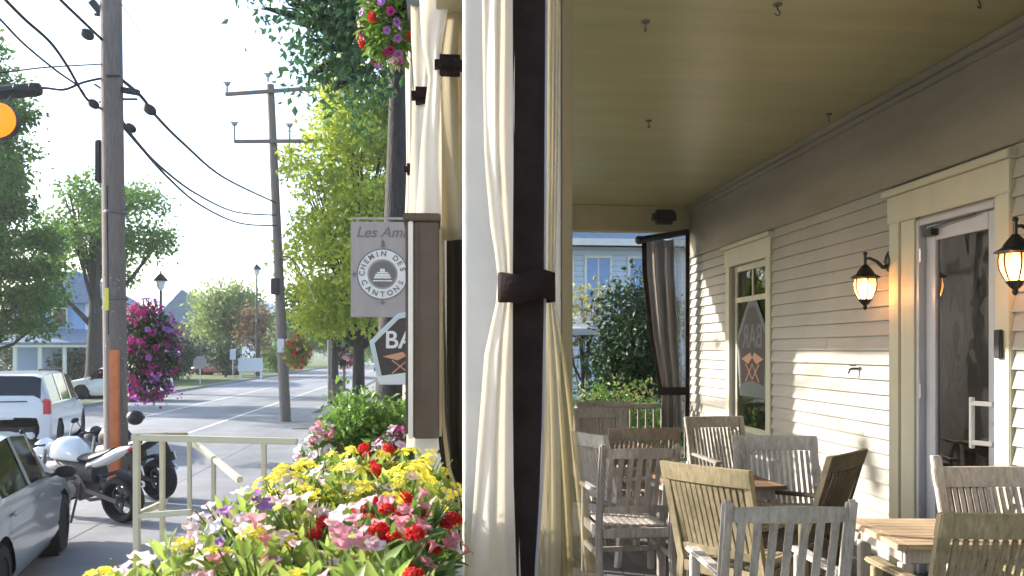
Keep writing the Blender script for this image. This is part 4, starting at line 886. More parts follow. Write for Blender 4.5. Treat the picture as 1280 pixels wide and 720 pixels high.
# second bed beyond
SB = thing('flower_tub', 'low tub holding the shrub and pink flowers beyond the long flower box', 'planter', (*at(450, 6.1), 0)); MB().lathe([(.30, 0), (.52, .9), (.55, 1.35), (.50, 1.36), (.48, 1.3), (.001, 1.29)], (0, 0, 0), 24).build('tub', M['brownbox'], SB, True)
x, y = at(463, 6.1); sh3 = thing('leafy_shrub', 'round green leafy shrub between the signs and the long flower box', 'shrub', (x, y, 1.25))
cloud('foliage', blobs(20, 0, 0, .33, .26, .2, .26, .09, .16, 21), 1100, .07, M['leaf_mid'], sh3); cloud('blossoms', [(.2, -.1, .1, .12), (-.1, -.2, .05, .1)], 300, .04, M['magenta'], sh3, aspect=.9)
MB().tube([(0, 0, -.1), (0, 0, .4)], .02, 6).build('stem', M['bark'], sh3)
for px, d, k, lab in ((400, 5.9, ['pink', 'rose'], 'pink flowering plant left of the round green shrub'), (497, 5.7, ['pink', 'magenta'], 'small pink plant right of the round green shrub, under the BAR sign')):
    x, y = at(px, d); plant(lab, (x, y, 1.33), k, 42, .17, .34, 'leaf_mid', 160, .06, 1.0, group='pink plants beyond the long flower box')
# railing
rl = thing('cream_railing', 'cream painted railing with thin balusters left of the flower bed', 'railing', (*at(172, 4.6), 0))
def rp(px, py, d): q = P3(px, py, d); return q - Vector(rl.location)
b = MB(); b.bar(rp(165, 547, 4.6), rp(372, 552, 4.6), .035, .035); b.bar(rp(168, 546, 4.58), rp(232, 544, 5.6), .04, .035); b.bar(rp(232, 544, 5.6), rp(300, 600, 4.6), .035, .035); b.build('handrail', M['trim'], rl, bevel=.006)
b = MB(); b.bar(rp(172, 643, 4.6), rp(207, 627, 5.2), .03, .03); b.bar(rp(172, 645, 4.6), rp(240, 640, 4.6), .03, .03); b.build('bottom_rail', M['trim'], rl, bevel=.005)
for i, (px, y0, y1, d, w_) in enumerate(((171, 549, 940, 4.6, .034), (203, 548, 700, 4.9, .028), (237, 549, 700, 5.3, .026), (267, 570, 800, 5.0, .026), (330, 552, 800, 4.6, .028))):
    b = MB(); b.bar(rp(px, y0, d), rp(px, y1, d), w_, w_, (0, 1, 0)); b.build('baluster', M['trim'], rl, bevel=.004)

# hanging basket by the porch edge
def basket(label, loc, r_, kinds, nb_, hang=.6, cl_name='leaf_mid', squash=1.2, group='hanging flower baskets', fs=1.0, nl=500, ls=.09, top_=.4):
    t = thing('hanging_basket', label, 'flower basket', loc, 0, group)
    MB().lathe([(.05 * r_, -.5 * r_), (.3 * r_, -.42 * r_), (.5 * r_, -.1 * r_), (.52 * r_, 0), (.45 * r_, 0), (.001, -.02 * r_)], (0, 0, 0), 18).build('pot', M['plastic'], t, True)
    c = MB()
    for k in range(3): c.tube([(.5 * r_ * math.cos(k * 2.1), .5 * r_ * math.sin(k * 2.1), 0), (0, 0, hang)], .006, 5)
    c.tube([(0, 0, hang), (.02, 0, hang + .08)], .008, 5); c.build('chains', M['black'], t)
    u = rng.normal(size=(nl, 3)); u /= np.linalg.norm(u, axis=1, keepdims=True); pos = u * (rng.uniform(.5, 1, nl)[:, None]) * np.array([r_, r_, r_ * squash]) * .9 - np.array([0, 0, r_ * (squash - 1) * .8]); dr = u + rng.normal(size=(nl, 3)) * .5
    big_leaves('foliage', pos, dr, rng.uniform(.6, 1.2, nl) * ls, M[cl_name], t)
    r2 = random.Random(nb_)
    for i in range(nb_):
        v_ = Vector((r2.gauss(0, 1), r2.gauss(0, 1), r2.gauss(0, 1))).normalized(); o_ = bpy.data.objects.new('blossom', BL[kinds[r2.randrange(len(kinds))]]); COL.objects.link(o_); o_.parent = t
        o_.location = (v_.x * r_, v_.y * r_, v_.z * r_ * squash - r_ * (squash - 1) * .8); s_ = fs * r2.uniform(.8, 1.2); o_.scale = (s_,) * 3; o_.rotation_euler = v_.to_track_quat('Z', 'Y').to_euler()
    return t
basket('basket of red, pink and lilac flowers at the top centre beside the white curtains', P3(487, 12, 5.4), .20, ['rose', 'purple', 'pink', 'purple', 'red', 'purple', 'magenta'], 54, fs=.85, cl_name='leaf_mid', squash=1.5, nl=1000, ls=.07, hang=.5)
# ------------------------------------------------------------------ street: poles and wires
def upole(label, pts, r0, r1):
    t = thing('utility_pole', label, 'utility pole', pts[0], 0, 'wooden utility poles along the street'); q = MB(); p0 = Vector(pts[0])
    n = 10; P = [Vector(pts[0]).lerp(Vector(pts[1]), i / n) - p0 for i in range(n + 1)]
    q.tube([P[0] - Vector((0, 0, .05))] + P[1:], [r0 + (r1 - r0) * i / n for i in range(n + 1)], 18); q.build('shaft', M['pole'], t, True); return t
b0 = P3(146, 438, 12.2); b0.z = 0; t0 = P3(138, -60, 12.2)
p1 = upole('thick grey wooden utility pole with an orange guard behind the motorcycles', (b0, t0), .165, .145)
def loc1(px, py, d=12.2): return P3(px, py, d) - b0
q = MB(); g0 = loc1(143, 437, 12.02); g1 = loc1(144.5, 600, 12.02); q.bar(g0, g1, .13, .06, (0, 1, 0)); q.build('cable_guard', M['orange'], p1, bevel=.01)
q = MB(); q.box(loc1(133.5, 374, 12.04), (.055, .02, .32)); q.build('yellow_tag', M['yellow'], p1)
q = MB(); q.box(loc1(124, 202, 12.2), (.09, .12, .62)); q.build('junction_tube', M['plastic'], p1, bevel=.02)
for a_ in ([loc1(132, 175), loc1(126, 176), loc1(124, 190)], [loc1(134, 232), loc1(126, 232)], [loc1(133, 95, 12.04), loc1(150, 95, 12.04)], [loc1(124, 128), loc1(130, 124), loc1(132, 138)]): MB().tube(a_, .018, 6).build('clamp', M['plastic'], p1, True)
for a_, b_, w_ in ((loc1(150, 112), loc1(174, 116), .08), (loc1(150, 124), loc1(172, 124), .03), (loc1(118, 105), loc1(134, 116), .03), (loc1(115, 2), loc1(128, 18), .1), (loc1(118, 18), loc1(132, 20), .035)): MB().bar(a_, b_, w_, w_).build('bracket', M['plastic'], p1, bevel=.006)
r4 = random.Random(3)
for i_ in range(26):
    a_ = r4.uniform(3.5, 5.9); zz_ = r4.uniform(.9, 3.4); MB().box((.163 * math.cos(a_), .163 * math.sin(a_), zz_), (.02, .02, .006), rot=('Z', a_)).build('staple', M['steel'], p1)
for zz_ in (2.95, 4.2): MB().lathe([(.166, -.02), (.17, 0), (.166, .02)], (-.005 * zz_, 0, zz_), 18).build('steel_band', M['engine'], p1, True)
q = MB(); q.tube([loc1(134, 232, 12.05), loc1(136, 420, 12.05)], .012, 6); q.build('ground_wire', M['cable'], p1)
b2 = P3(357, 438, 26); b2.z = 0; t2 = P3(338, 106, 26)
p2 = upole('tall thin wooden utility pole with two cross-arms farther down the street', (b2, t2), .17, .11)
def loc2(px, py, d=26): return P3(px, py, d) - b2
for yl, xl, xr, yr in ((118, 282, 395, 110), (177, 293, 411, 176)): q = MB(); q.bar(loc2(xl, yl, 25.85), loc2(xr, yr, 25.85), .10, .10); q.build('cross_arm', M['pole'], p2)
for px, py, h_ in ((284, 110, 10), (335, 98, 8), (293, 165, 20), (362, 168, 22), (407, 164, 20)):
    q = MB(); q.tube([loc2(px, py + h_ / 2, 25.85), loc2(px, py - h_ / 2, 25.85)], .035, 6); q.ball(loc2(px, py - h_ / 2, 25.85), .09, (1, 1, .7)); q.bar(loc2(px - 5, py - h_ / 2 - 2, 25.8), loc2(px + 5, py - h_ / 2 - 2, 25.8), .04, .04); q.build('insulator', M['ceramic'], p2, True)
q = MB(); q.box(loc2(344, 358, 25.8), (.24, .2, .5)); q.build('meter_box', M['plastic'], p2, bevel=.02); q = MB(); q.box(loc2(351, 432, 25.78), (.2, .03, .42)); q.build('pole_notice', M['signpale'], p2)
q = MB(); q.tube([loc2(352, 320, 25.8), loc2(362, 322, 25.6), loc2(370, 330, 25.4)], .03, 6); q.build('basket_arm', M['black'], p2)
NW = [0]
def wire(label, pts, r_, group='overhead cables'):
    q = MB(); P = [P3(*p_) for p_ in pts]; out = []
    for i in range(len(P) - 1):
        for k in range(6):
            u = k / 6; a = P[max(i - 1, 0)]; b_ = P[i]; c = P[i + 1]; d = P[min(i + 2, len(P) - 1)]
            out.append(.5 * ((2 * b_) + (c - a) * u + (2 * a - 5 * b_ + 4 * c - d) * u * u + (3 * b_ - a - 3 * c + d) * u ** 3))
    out.append(P[-1]); q.tube(out, r_, 6); o_ = q.build('overhead_cable', M['cable'], None, True); return tag(o_, label, 'cable', group)
wire('cable rising from the near pole to the top edge left of it', [(130, 52, 12.2), (105, 28, 11.3), (74, -2, 10.4), (40, -40, 9.6)], .02)
wire('slack cable curving from the upper left corner to the splice beside the near pole', [(-30, -40, 9), (7, 0, 9.6), (32, 25, 10), (63, 53, 10.6), (85, 84, 11.2), (108, 123, 11.8), (130, 138, 12.2)], .019)
wire('thin cable from the left edge joining the slack cable beside the near pole', [(-30, -5, 9), (0, 24, 9.5), (30, 55, 10.2), (70, 88, 11), (98, 108, 11.6), (108, 123, 11.8)], .014)
wire('nearly level thin cable from the left edge to the near pole', [(-30, 93, 9), (0, 91, 9.5), (60, 84, 10.8), (131, 80, 12.2)], .010)
wire('thick cable holding the black splice case at the left edge', [(-60, 118, 9), (0, 114, 10), (52, 110, 10.6), (80, 112, 11.3), (104, 103, 11.8), (131, 97, 12.2)], .017)
wire('upper bundle running from the near pole to the far pole', [(150, 98, 12.2), (176, 120, 13.2), (196, 146, 14.2), (230, 180, 16.6), (280, 222, 20.5), (346, 254, 26)], .026)
wire('middle sagging cable between the near and far poles', [(152, 150, 12.2), (170, 176, 13), (200, 208, 15), (245, 242, 18), (295, 265, 22), (346, 269, 26)], .022)
wire('lowest sagging cable between the near and far poles', [(152, 156, 12.2), (176, 184, 13.2), (210, 222, 15.4), (250, 256, 18.5), (300, 279, 22), (347, 282, 26)], .022)
wire('faint high wire from the near pole to the top cross-arm', [(152, 5, 12.2), (180, 45, 14), (210, 82, 16), (250, 112, 20), (284, 112, 26)], .006)
wire('thin drop wire from the far pole toward the bright green tree', [(352, 268, 26), (368, 300, 25), (382, 345, 24), (396, 380, 23)], .010)
sp = thing('splice_case', 'black cylindrical cable splice case at the left edge above the amber disc', 'cable case', P3(22, 114, 10.3)); q = MB(); q.loft([((x, 0, 0), r_, r_) for x, r_ in ((-.40, .06), (-.38, .085), (.24, .085), (.28, .07), (.30, .03))], 14); q.build('case', M['plastic'], sp, True); q = MB()
for x in (-.2, 0, .2): q.lathe([(.088, -.01), (.092, 0), (.088, .01)], (x, 0, 0), 14, Matrix.Rotation(R(90), 3, 'Y'))
q.build('bands', M['black'], sp); sp.rotation_euler = (0, R(-4), R(-8))
for i, (px, py, d, s_, lab) in enumerate(((109, 43, 11.5, .085, 'round dark cable coil left of the near pole top'), (187, 137, 13.8, .10, 'dark cable coil hanging right of the near pole'), (117, 130, 11.9, .075, 'slim dark splice on the slack cable touching the near pole'), (163, 160, 12.7, .08, 'short dark splice on the sagging cables right of the near pole'))):
    q = MB(); q.ball((0, 0, 0), s_, (1.25, .7, .85)); o_ = q.build('cable_splice', M['plastic'], None, True); o_.location = P3(px, py, d); o_.rotation_euler = (0, R(35), 0); tag(o_, lab, 'cable splice', 'dark splices on the cables')
am = thing('amber_disc', 'round glowing amber disc at the left edge under the black splice case', 'signal lamp', P3(-3, 150, 9.6))  # emissive amber disc on a short hanger
q = MB(); q.ball((0, 0, 0), .20, (1, .35, 1), 24, 14); q.build('lens', M['amber'], am, True); q = MB(); q.lathe([(.15, .05), (.20, .02), (.20, .12), (.1, .16), (.001, .17)], (0, 0, 0), 24, Matrix.Rotation(R(-90), 3, 'X')); q.build('housing', M['plastic'], am, True); MB().tube([(0, .08, .1), (0, .3, .36)], .012, 6).build('hanger', M['black'], am)

# ------------------------------------------------------------------ vehicles
def car(label, loc, rz, paint, sty, group='parked cars', name='parked_car'):
    """x forward. grid of stations x ring; windows cut out as their own parts"""
    t = thing(name, label, 'car', loc, rz, group)
    if sty == 'sedan':   # x, zlow, zbelt, ztop, hw, hwbelt, hwtop
        st = [(-2.12, .40, .60, .62, .55, .50, .40), (-2.08, .28, .86, .95, .76, .70, .60), (-1.75, .24, .95, 1.02, .84, .79, .62), (-1.52, .22, .96, 1.06, .86, .81, .62), (-1.10, .21, .95, 1.36, .86, .82, .60), (-.92, .21, .945, 1.40, .865, .82, .60), (-.22, .20, .93, 1.45, .865, .825, .60), (-.12, .20, .93, 1.45, .865, .825, .60), (.52, .20, .91, 1.40, .865, .82, .60), (.62, .20, .905, 1.36, .865, .82, .60), (1.20, .21, .87, .98, .865, .80, .64), (1.36, .22, .85, .94, .86, .79, .62), (1.80, .24, .78, .86, .82, .74, .58), (2.08, .28, .66, .73, .72, .64, .52), (2.16, .40, .52, .55, .52, .45, .4)]
        side = [(4, 5, .5), (5, 6, 0), (7, 8, 0), (8, 9, 0), (9, 10, 0)]; ws = [(9, 10)]; rw = [(3, 4)]; axles = (-1.28, 1.24); WR = .315; doors = (-.17, .98, -1.05)
    elif sty == 'van':
        st = [(-2.42, .40, .80, .84, .72, .68, .55), (-2.40, .30, 1.05, 1.12, .90, .85, .72), (-2.36, .26, 1.10, 1.28, .93, .88, .70), (-2.20, .25, 1.10, 1.68, .94, .89, .68), (-2.02, .24, 1.10, 1.72, .94, .90, .68), (-1.1, .23, 1.09, 1.75, .95, .91, .69), (-.98, .23, 1.09, 1.75, .95, .91, .69), (.02, .22, 1.07, 1.74, .95, .91, .69), (.14, .22, 1.07, 1.73, .95, .91, .69), (.85, .22, 1.04, 1.66, .95, .90, .68), (1.00, .22, 1.03, 1.60, .95, .90, .68), (1.62, .23, .99, 1.08, .94, .86, .70), (2.05, .26, .88, .96, .90, .80, .64), (2.36, .30, .72, .80, .80, .70, .56), (2.42, .42, .58, .60, .6, .5, .4)]
        side = [(4, 5, 0), (6, 7, 0), (8, 9, 0), (9, 10, 0)]; ws = [(10, 11)]; rw = [(2, 3)]; axles = (-1.5, 1.5); WR = .35; doors = (-1.02, .08, 1.1)
    else:
        raise ValueError
    # ring (half): bottom centre, sill, flare, belt, shoulder, roof edge, roof mid, centre
    xs = [s_[0] for s_ in st]
    def ring(s_):
        x, zl, zb_, zt_, hw, hb_, ht = s_
        cab = (zt_ - zb_) > .2
        return [(x, 0, zl), (x, hw * .93, zl), (x, hw, zl + .12), (x, hw * 1.0, zl + (zb_ - zl) * .60), (x, hb_ * 1.005, zb_ - .03), (x, hb_ * .985, zb_ + .015), (x, ht + .03, zt_ - .055 if cab else zb_ + (zt_ - zb_) * .55), (x, ht - .10, zt_ - .012 if cab else zt_ - .01), (x, 0, zt_)]
    # refine stations with linear interpolation so arches can be cut
    fine = []; tagi = []
    for i in range(len(st) - 1):
        n = max(1, int(round((xs[i + 1] - xs[i]) / .075)))
        for k in range(n):
            u = k / n; fine.append(tuple(a + (b_ - a) * u for a, b_ in zip(st[i], st[i + 1]))); tagi.append(i)
    fine.append(st[-1])
    rings = [ring(s_) for s_ in fine]; nR = len(rings[0])
    # extra ring subdivisions between sill and belt
    def sub(r_):
        o_ = [r_[0], r_[1]]; 
        for a, b_, n in ((1, 2, 1), (2, 3, 4), (3, 4, 3)):
            for k in range(1, n + 1): o_.append(tuple(p_ + (q_ - p_) * k / n for p_, q_ in zip(r_[a], r_[b_])))
        return o_ + list(r_[5:])
    rings = [sub(r_) for r_ in rings]; nR = len(rings[0]); iBelt = nR - 4; iRoof = nR - 3
    body = MB(); panes = {}
    for sgn in (-1, 1):
        base = len(body.v)
        for r_ in rings: body.v += [(p_[0], p_[1] * sgn, p_[2]) for p_ in r_]
        for i in range(len(rings) - 1):
            seg = tagi[i]
            for j in range(nR - 1):
                f_ = (base + i * nR + j, base + (i + 1) * nR + j, base + (i + 1) * nR + j + 1, base + i * nR + j + 1)
                cx = sum(body.v[k][0] for k in f_) / 4; cz = sum(body.v[k][2] for k in f_) / 4
                if j >= 1 and any((cx - ax) ** 2 + (cz - WR) ** 2 < (WR + .055) ** 2 for ax in axles) and j < iBelt: continue
                if j < 1: continue
                key = None
                if j == iBelt and any(a == seg for a, b_, c_ in side): key = ('side_window', sgn, max(k for k, (a, b_, c_) in enumerate(side) if a <= seg) if sty == 'van' else (0 if seg < 6 else 1))
                if j > iBelt and any(a == seg for a, b_ in ws): key = ('windshield', 0, 0)
                if j > iBelt and any(a == seg for a, b_ in rw): key = ('rear_window', 0, 0)
                if key: panes.setdefault(key, []).append(f_)
                else: body.f.append(f_)
    # smooth arch edge by moving vertices near the arch onto the circle
    for k, v_ in enumerate(body.v):
        if v_[2] > .85: continue
        for ax in axles:
            dx_, dz_ = v_[0] - ax, v_[2] - WR; rr = math.hypot(dx_, dz_)
            if rr < WR + .09 and rr > WR - .02 and abs(v_[1]) > .3: s_ = (WR + .055) / rr; body.v[k] = (ax + dx_ * s_, v_[1], WR + dz_ * s_)
    bo = body.build('body', M[paint], t, True)
    bm = bmesh.new(); bm.from_mesh(bo.data); bmesh.ops.remove_doubles(bm, verts=bm.verts, dist=.0005); loose = [v_ for v_ in bm.verts if not v_.link_faces]; bmesh.ops.delete(bm, geom=loose, context='VERTS'); bmesh.ops.recalc_face_normals(bm, faces=bm.faces); bm.to_mesh(bo.data); bm.free(); bo.data.shade_smooth(); bo.data.set_sharp_from_angle(angle=R(34))
    for (nm, sgn, _), fs in panes.items():
        g = MB(); idx = sorted({k for f_ in fs for k in f_}); mp = {k: i for i, k in enumerate(idx)}
        cen = Vector((0, 0, 1.0)); vs = []
        for k in idx: v_ = Vector(body.v[k]); vs.append((v_.x, v_.y * .988, v_.z - (.006 if nm != 'side_window' else 0)))
        g.add(vs, [tuple(mp[k] for k in f_) for f_ in fs]); o_ = g.build(nm, M['carglass'], t, True)
        if nm == 'side_window': o_.name = 'side_window'
    und = MB(); x0, x1 = xs[1] + .1, xs[-2] - .1; und.bx(x0, x1, -.62, .62, .2, .62); und.bx(axles[0] + .42, axles[1] - .42, -.80, .80, .18, .30); und.build('underbody', M['plastic'], t)
    for ax in axles:
        ar = MB(); ar.lathe([(WR + .06, -.86 if sty == 'sedan' else -.93), (WR + .06, .86 if sty == 'sedan' else .93)], (ax, 0, WR), 28, Matrix.Rotation(R(90), 3, 'X')); ar.f = ar.f[:-2]; ar.v = [(x, y * .975, z) for x, y, z in ar.v]; ar.build('wheel_arch_liner', M['plastic'], t)
    hwid = .86 if sty == 'sedan' else .94
    for ax in axles:
        for sgn in (-1, 1):
            rm = Matrix.Rotation(R(-90 * sgn), 3, 'X'); yy = sgn * (hwid - .21)
            w_ = MB(); w_.lathe([(WR * .62, 0), (WR * .93, .0), (WR, .03), (WR, .17), (WR * .94, .20), (WR * .66, .205), (WR * .62, .19)], (ax, yy, WR), 28, rm); wh = w_.build('wheel', M['rubber'], t, True)
            r_ = MB(); r_.lathe([(.001, .14), (WR * .16, .175), (WR * .20, .165), (WR * .22, .14), (WR * .6, .12), (WR * .63, .19), (WR * .67, .195), (WR * .67, .05)], (ax, yy, WR), 28, rm)
            for k in range(10):
                a = 2 * math.pi * k / 10; d_ = rm @ Vector((math.cos(a), math.sin(a), 0)); n_ = rm @ Vector((0, 0, 1)); c_0 = Vector((ax, yy, WR)); r_.bar(c_0 + d_ * WR * .15 + n_ * .165, c_0 + d_ * WR * .62 + n_ * .18, .028, .018, n_)
            r_.build('rim', M['alloy'], wh, True)
    zbl = 1.02 if sty == 'van' else .89; mx_ = .78 if sty == 'van' else .74
    for sgn in (-1, 1):
        m_ = MB(); m_.loft([((mx_ - .10, sgn * (hwid + .10), zbl + .06), .05, .05), ((mx_ - .08, sgn * (hwid + .10), zbl + .06), .10, .085), ((mx_, sgn * (hwid + .10), zbl + .06), .10, .08), ((mx_ + .09, sgn * (hwid + .08), zbl + .055), .05, .045)], 12); m_.bar((mx_, sgn * (hwid - .05), zbl + .0), (mx_, sgn * (hwid + .06), zbl + .05), .05, .04); [m_.v.__setitem__(i, (mx_ + (v[0] - mx_) * .75, v[1] * 1.0, zbl + .03 + (v[2] - zbl - .03) * .75)) for i, v in enumerate(m_.v)]; m_.build('mirror', M['plastic'], t, True)
        h_ = MB()
        for hx in ((doors[0] - .28), (doors[1] - 1.30 if sty == 'sedan' else doors[1] - 1.25) + (.45 if sty == 'van' else 0)): pass
        for hx in ((-.02, -.95) if sty == 'sedan' else (.28, -.85)): h_ = MB(); h_.bar((hx, sgn * (hwid + .005), .80 if sty == 'sedan' else .93), (hx - .0 + .17, sgn * (hwid + .005), .80 if sty == 'sedan' else .93), .03, .025); h_.build('door_handle', M[paint], t, bevel=.006)
        sm_ = MB(); hw_ = hwid + .004
        for dx_ in (doors if sty == 'sedan' else doors): 
            zl_, zh_ = .32, (.87 if sty == 'sedan' else 1.04)
            if abs(dx_ - axles[0]) < .45: zl_ = .66
            sm_.add([(dx_ - .004, sgn * (hw_ - .0), zl_), (dx_ + .004, sgn * hw_, zl_), (dx_ + .004, sgn * (hw_ - .012), zh_), (dx_ - .004, sgn * (hw_ - .012), zh_)], [(0, 1, 2, 3)])
        sm_.build('door_seams', M['plastic'], t)
        tl = MB()
        if sty == 'van': tl.box((-2.34, sgn * .84, 1.03), (.14, .17, .34))
        else: tl.box((-2.0, sgn * .66, .80), (.16, .24, .14))
        tl.build('taillight', M['taillight'], t, bevel=.03)
        hl = MB(); hl.loft([((xs[-2] - .16, sgn * hwid * .70, .68 if sty == 'sedan' else .76), .10, .05), ((xs[-2] - .02, sgn * hwid * .66, .66 if sty == 'sedan' else .73), .12, .06), ((xs[-2] + .03, sgn * hwid * .60, .64 if sty == 'sedan' else .71), .05, .03)], 10); hl.build('headlight', M['headlight'], t, True)
    bp = MB(); bp.box((xs[0] - .0, 0, .46), (.10, hwid * 1.35, .14)); bp.build('rear_bumper', M[paint], t, bevel=.03)
    bp = MB(); bp.box((xs[-1] - .02, 0, .38), (.08, hwid * 1.1, .14)); bp.build('grille', M['plastic'], t, bevel=.02)
    if sty == 'van':
        q = MB(); q.tube([(-2.43, -.5, 1.16), (-2.43, .5, 1.16)], .012, 6); q.tube([(-1.9, .62, 1.79), (.6, .62, 1.77)], .02, 6); q.tube([(-1.9, -.62, 1.79), (.6, -.62, 1.77)], .02, 6); q.build('roof_rails', M['plastic'], t)
        q = MB(); q.box((-2.405, 0, .86), (.02, .5, .13)); q.build('number_plate', M['signpale'], t)
    return t
# silver sedan: front right wheel at px 72, d 9.25; faces away (+y, a little left)
hd_ = R(90 + 12.5)
def car_at(px_front, d_front, ax, hwid, rz, right=True):
    x, y = at(px_front, d_front); off = Matrix.Rotation(rz, 3, 'Z') @ Vector((ax, -hwid if right else hwid, 0)); return (x - off.x, y - off.y, 0)
car('silver sedan parked at the lower left edge, its right side toward the porch', car_at(74, 9.2, 1.24, .80, hd_), hd_, 'silver', 'sedan')
hd2 = R(90 + 13)
car('white minivan seen from behind at the left edge, behind the silver sedan', car_at(61, 17.3, -2.36, .88, hd2), hd2, 'whitecar', 'van')
car('small white car parked across the street, partly behind the near pole', (*at(149, 37), .05), R(172), 'whitecar', 'sedan')
car('dark red car parked beyond the blank white board across the street', (*at(272, 72), .1), R(160), 'redcar', 'sedan')

def motorcycle(label, loc, rz, tank, lean=6):
    t = thing('motorcycle', label, 'motorcycle', loc, rz, 'motorcycles parked by the near utility pole'); t.rotation_euler = (R(-lean), 0, rz)
    RX = Matrix.Rotation(R(90), 3, 'X')
    for ax, ww in ((-.70, .105), (.72, .065)):
        b = MB(); n, m = 28, 10; r0 = .25
        for i in range(n):
            for j in range(m):
                a, c = 2 * math.pi * i / n, 2 * math.pi * j / m; r_ = r0 + .055 * math.cos(c); b.v.append((ax + r_ * math.cos(a), ww * math.sin(c), .305 + r_ * math.sin(a)))
        for i in range(n):
            for j in range(m): b.f.append((i * m + j, ((i + 1) % n) * m + j, ((i + 1) % n) * m + (j + 1) % m, i * m + (j + 1) % m))
        wh = b.build('wheel', M['rubber'], t, True)
        b = MB(); b.lathe([(.20, -.05), (.215, -.045), (.215, .045), (.20, .05), (.19, .0)], (ax, 0, .305), 26, RX); b.f = b.f[:-2]; b.lathe([(.001, -.07), (.045, -.065), (.045, .065), (.001, .07)], (ax, 0, .305), 12, RX)
        for k in range(5):
            a = 2 * math.pi * k / 5; d = Vector((math.cos(a), 0, math.sin(a))); c = Vector((ax, 0, .305)); b.bar(c + d * .03, c + d * .205, .045, .03, (0, 1, 0))
        b.build('rim', M['engine'], wh, True)
        b = MB(); b.lathe([(.07, .062), (.13, .062), (.13, .067), (.07, .067)], (ax, 0, .305), 22, RX); b.build('brake_disc', M['steel'], wh)
    b = MB()
    for s_ in (-1, 1): b.tube([(.72, s_ * .09, .305), (.60, s_ * .09, .62), (.50, s_ * .09, .92)], [.028, .026, .024], 10)
    b.build('fork', M['steel'], t, True)
    b = MB(); b.loft([((.42, 0, .60), .02, .04), ((.56, 0, .62), .06, .03), ((.72, 0, .655), .065, .02), ((.90, 0, .60), .05, .015)], 10); b.build('front_fender', M[tank], t, True)
    b = MB(); b.loft([((-.12, 0, .82), .07, .05), ((-.05, 0, .87), .14, .12), ((.10, 0, .92), .19, .16), ((.26, 0, .92), .185, .16), ((.40, 0, .87), .12, .11), ((.44, 0, .84), .05, .04)], 16, pw=.85); b.build('fuel_tank', M[tank], t, True)
    b = MB(); b.loft([((-.08, 0, .82), .11, .05), ((-.30, 0, .83), .16, .06), ((-.50, 0, .89), .13, .05), ((-.62, 0, .94), .08, .03)], 12); b.build('seat', M['plastic'], t, True)
    b = MB(); b.loft([((-.24, 0, .74), .12, .07), ((-.50, 0, .82), .14, .085), ((-.74, 0, .92), .11, .07), ((-.92, 0, .98), .05, .03)], 12); b.build('tail', M[tank], t, True)
    b = MB(); b.loft([((-.34, 0, .62), .13, .13), ((-.10, 0, .64), .16, .16), ((.22, 0, .62), .19, .20), ((.44, 0, .60), .17, .20), ((.54, 0, .62), .10, .12)], 14, pw=.8); b.build('side_fairing', M['plastic'], t, True)
    b = MB(); b.loft([((-.44, 0, .60), .07, .03), ((-.66, 0, .66), .085, .025), ((-.90, 0, .58), .08, .02), ((-1.0, 0, .50), .06, .015)], 10); b.build('rear_fender', M['plastic'], t, True)
    b = MB(); b.box((-.92, 0, .96), (.04, .12, .04)); b.build('taillight', M['taillight'], t, bevel=.01)
    b = MB(); b.bar((-.84, 0, .93), (-.98, 0, .66), .10, .012, (0, 1, 0)); b.bar((-.96, 0, .72), (-1.0, 0, .60), .18, .012, (0, 1, 0)); b.build('rear_mudguard', M['plastic'], t)
    b = MB(); b.bar((-.995, 0, .74), (-1.02, 0, .62), .17, .006, (0, 1, 0)); b.build('number_plate', M['signpale'], t)
    b = MB(); b.box((.05, 0, .48), (.42, .30, .34), rot=('Y', R(-12))); b.box((.16, 0, .66), (.20, .22, .22), rot=('Y', R(25))); b.lathe([(.001, -.19), (.11, -.18), (.12, -.14), (.12, .14), (.11, .18), (.001, .19)], (-.02, 0, .44), 16, RX)
    b.build('engine', M['engine'], t, bevel=.02)
    b = MB()
    for s_ in (-1, 1): b.tube([(.44, s_ * .05, .86), (.20, s_ * .15, .74), (-.14, s_ * .14, .60), (-.22, s_ * .12, .42)], .022, 8); b.bar((-.20, s_ * .11, .42), (-.72, s_ * .11, .305), .03, .06); b.tube([(-.12, s_ * .12, .66), (-.45, s_ * .10, .80)], .015, 6)
    b.bar((-.14, 0, .78), (-.50, 0, .38), .07, .07); b.build('frame', M['engine'], t, True)
    b = MB(); b.tube([(.26, -.10, .55), (.28, -.14, .30), (.05, -.15, .20), (-.30, -.17, .26)], .025, 8); b.build('exhaust_pipe', M['engine'], t, True)
    b = MB(); b.tube([(-.28, -.18, .27), (-.36, -.19, .32), (-.78, -.20, .44), (-.84, -.20, .455)], [.03, .055, .06, .045], 12); b.build('muffler', M['steel'], t, True)
    b = MB(); b.tube([(.44, -.36, 1.0), (.48, -.30, 1.01), (.52, -.12, .97), (.52, .12, .97), (.48, .30, 1.01), (.44, .36, 1.0)], .013, 8)
    for s_ in (-1, 1): b.tube([(.445, s_ * .26, 1.0), (.43, s_ * .40, .995)], .02, 8)
    b.build('handlebar', M['black'], t, True)
    for s_ in (-1, 1): b = MB(); b.tube([(.47, s_ * .26, 1.01), (.50, s_ * .33, 1.12), (.50, s_ * .36, 1.18)], .007, 6); b.ball((.50, s_ * .38, 1.21), .052, (.35, 1, .7)); b.build('mirror', M['black'], t, True)
    b = MB(); b.loft([((.50, 0, .90), .10, .10), ((.60, 0, .92), .13, .13), ((.70, 0, .90), .11, .11), ((.76, 0, .88), .07, .07)], 14); b.build('headlamp_cowl', M[tank], t, True)
    b = MB(); b.lathe([(.001, .0), (.075, .0), (.06, .03), (.001, .04)], (.745, 0, .88), 14, Matrix.Rotation(R(90), 3, 'Y')); b.build('headlight', M['headlight'], t, True)
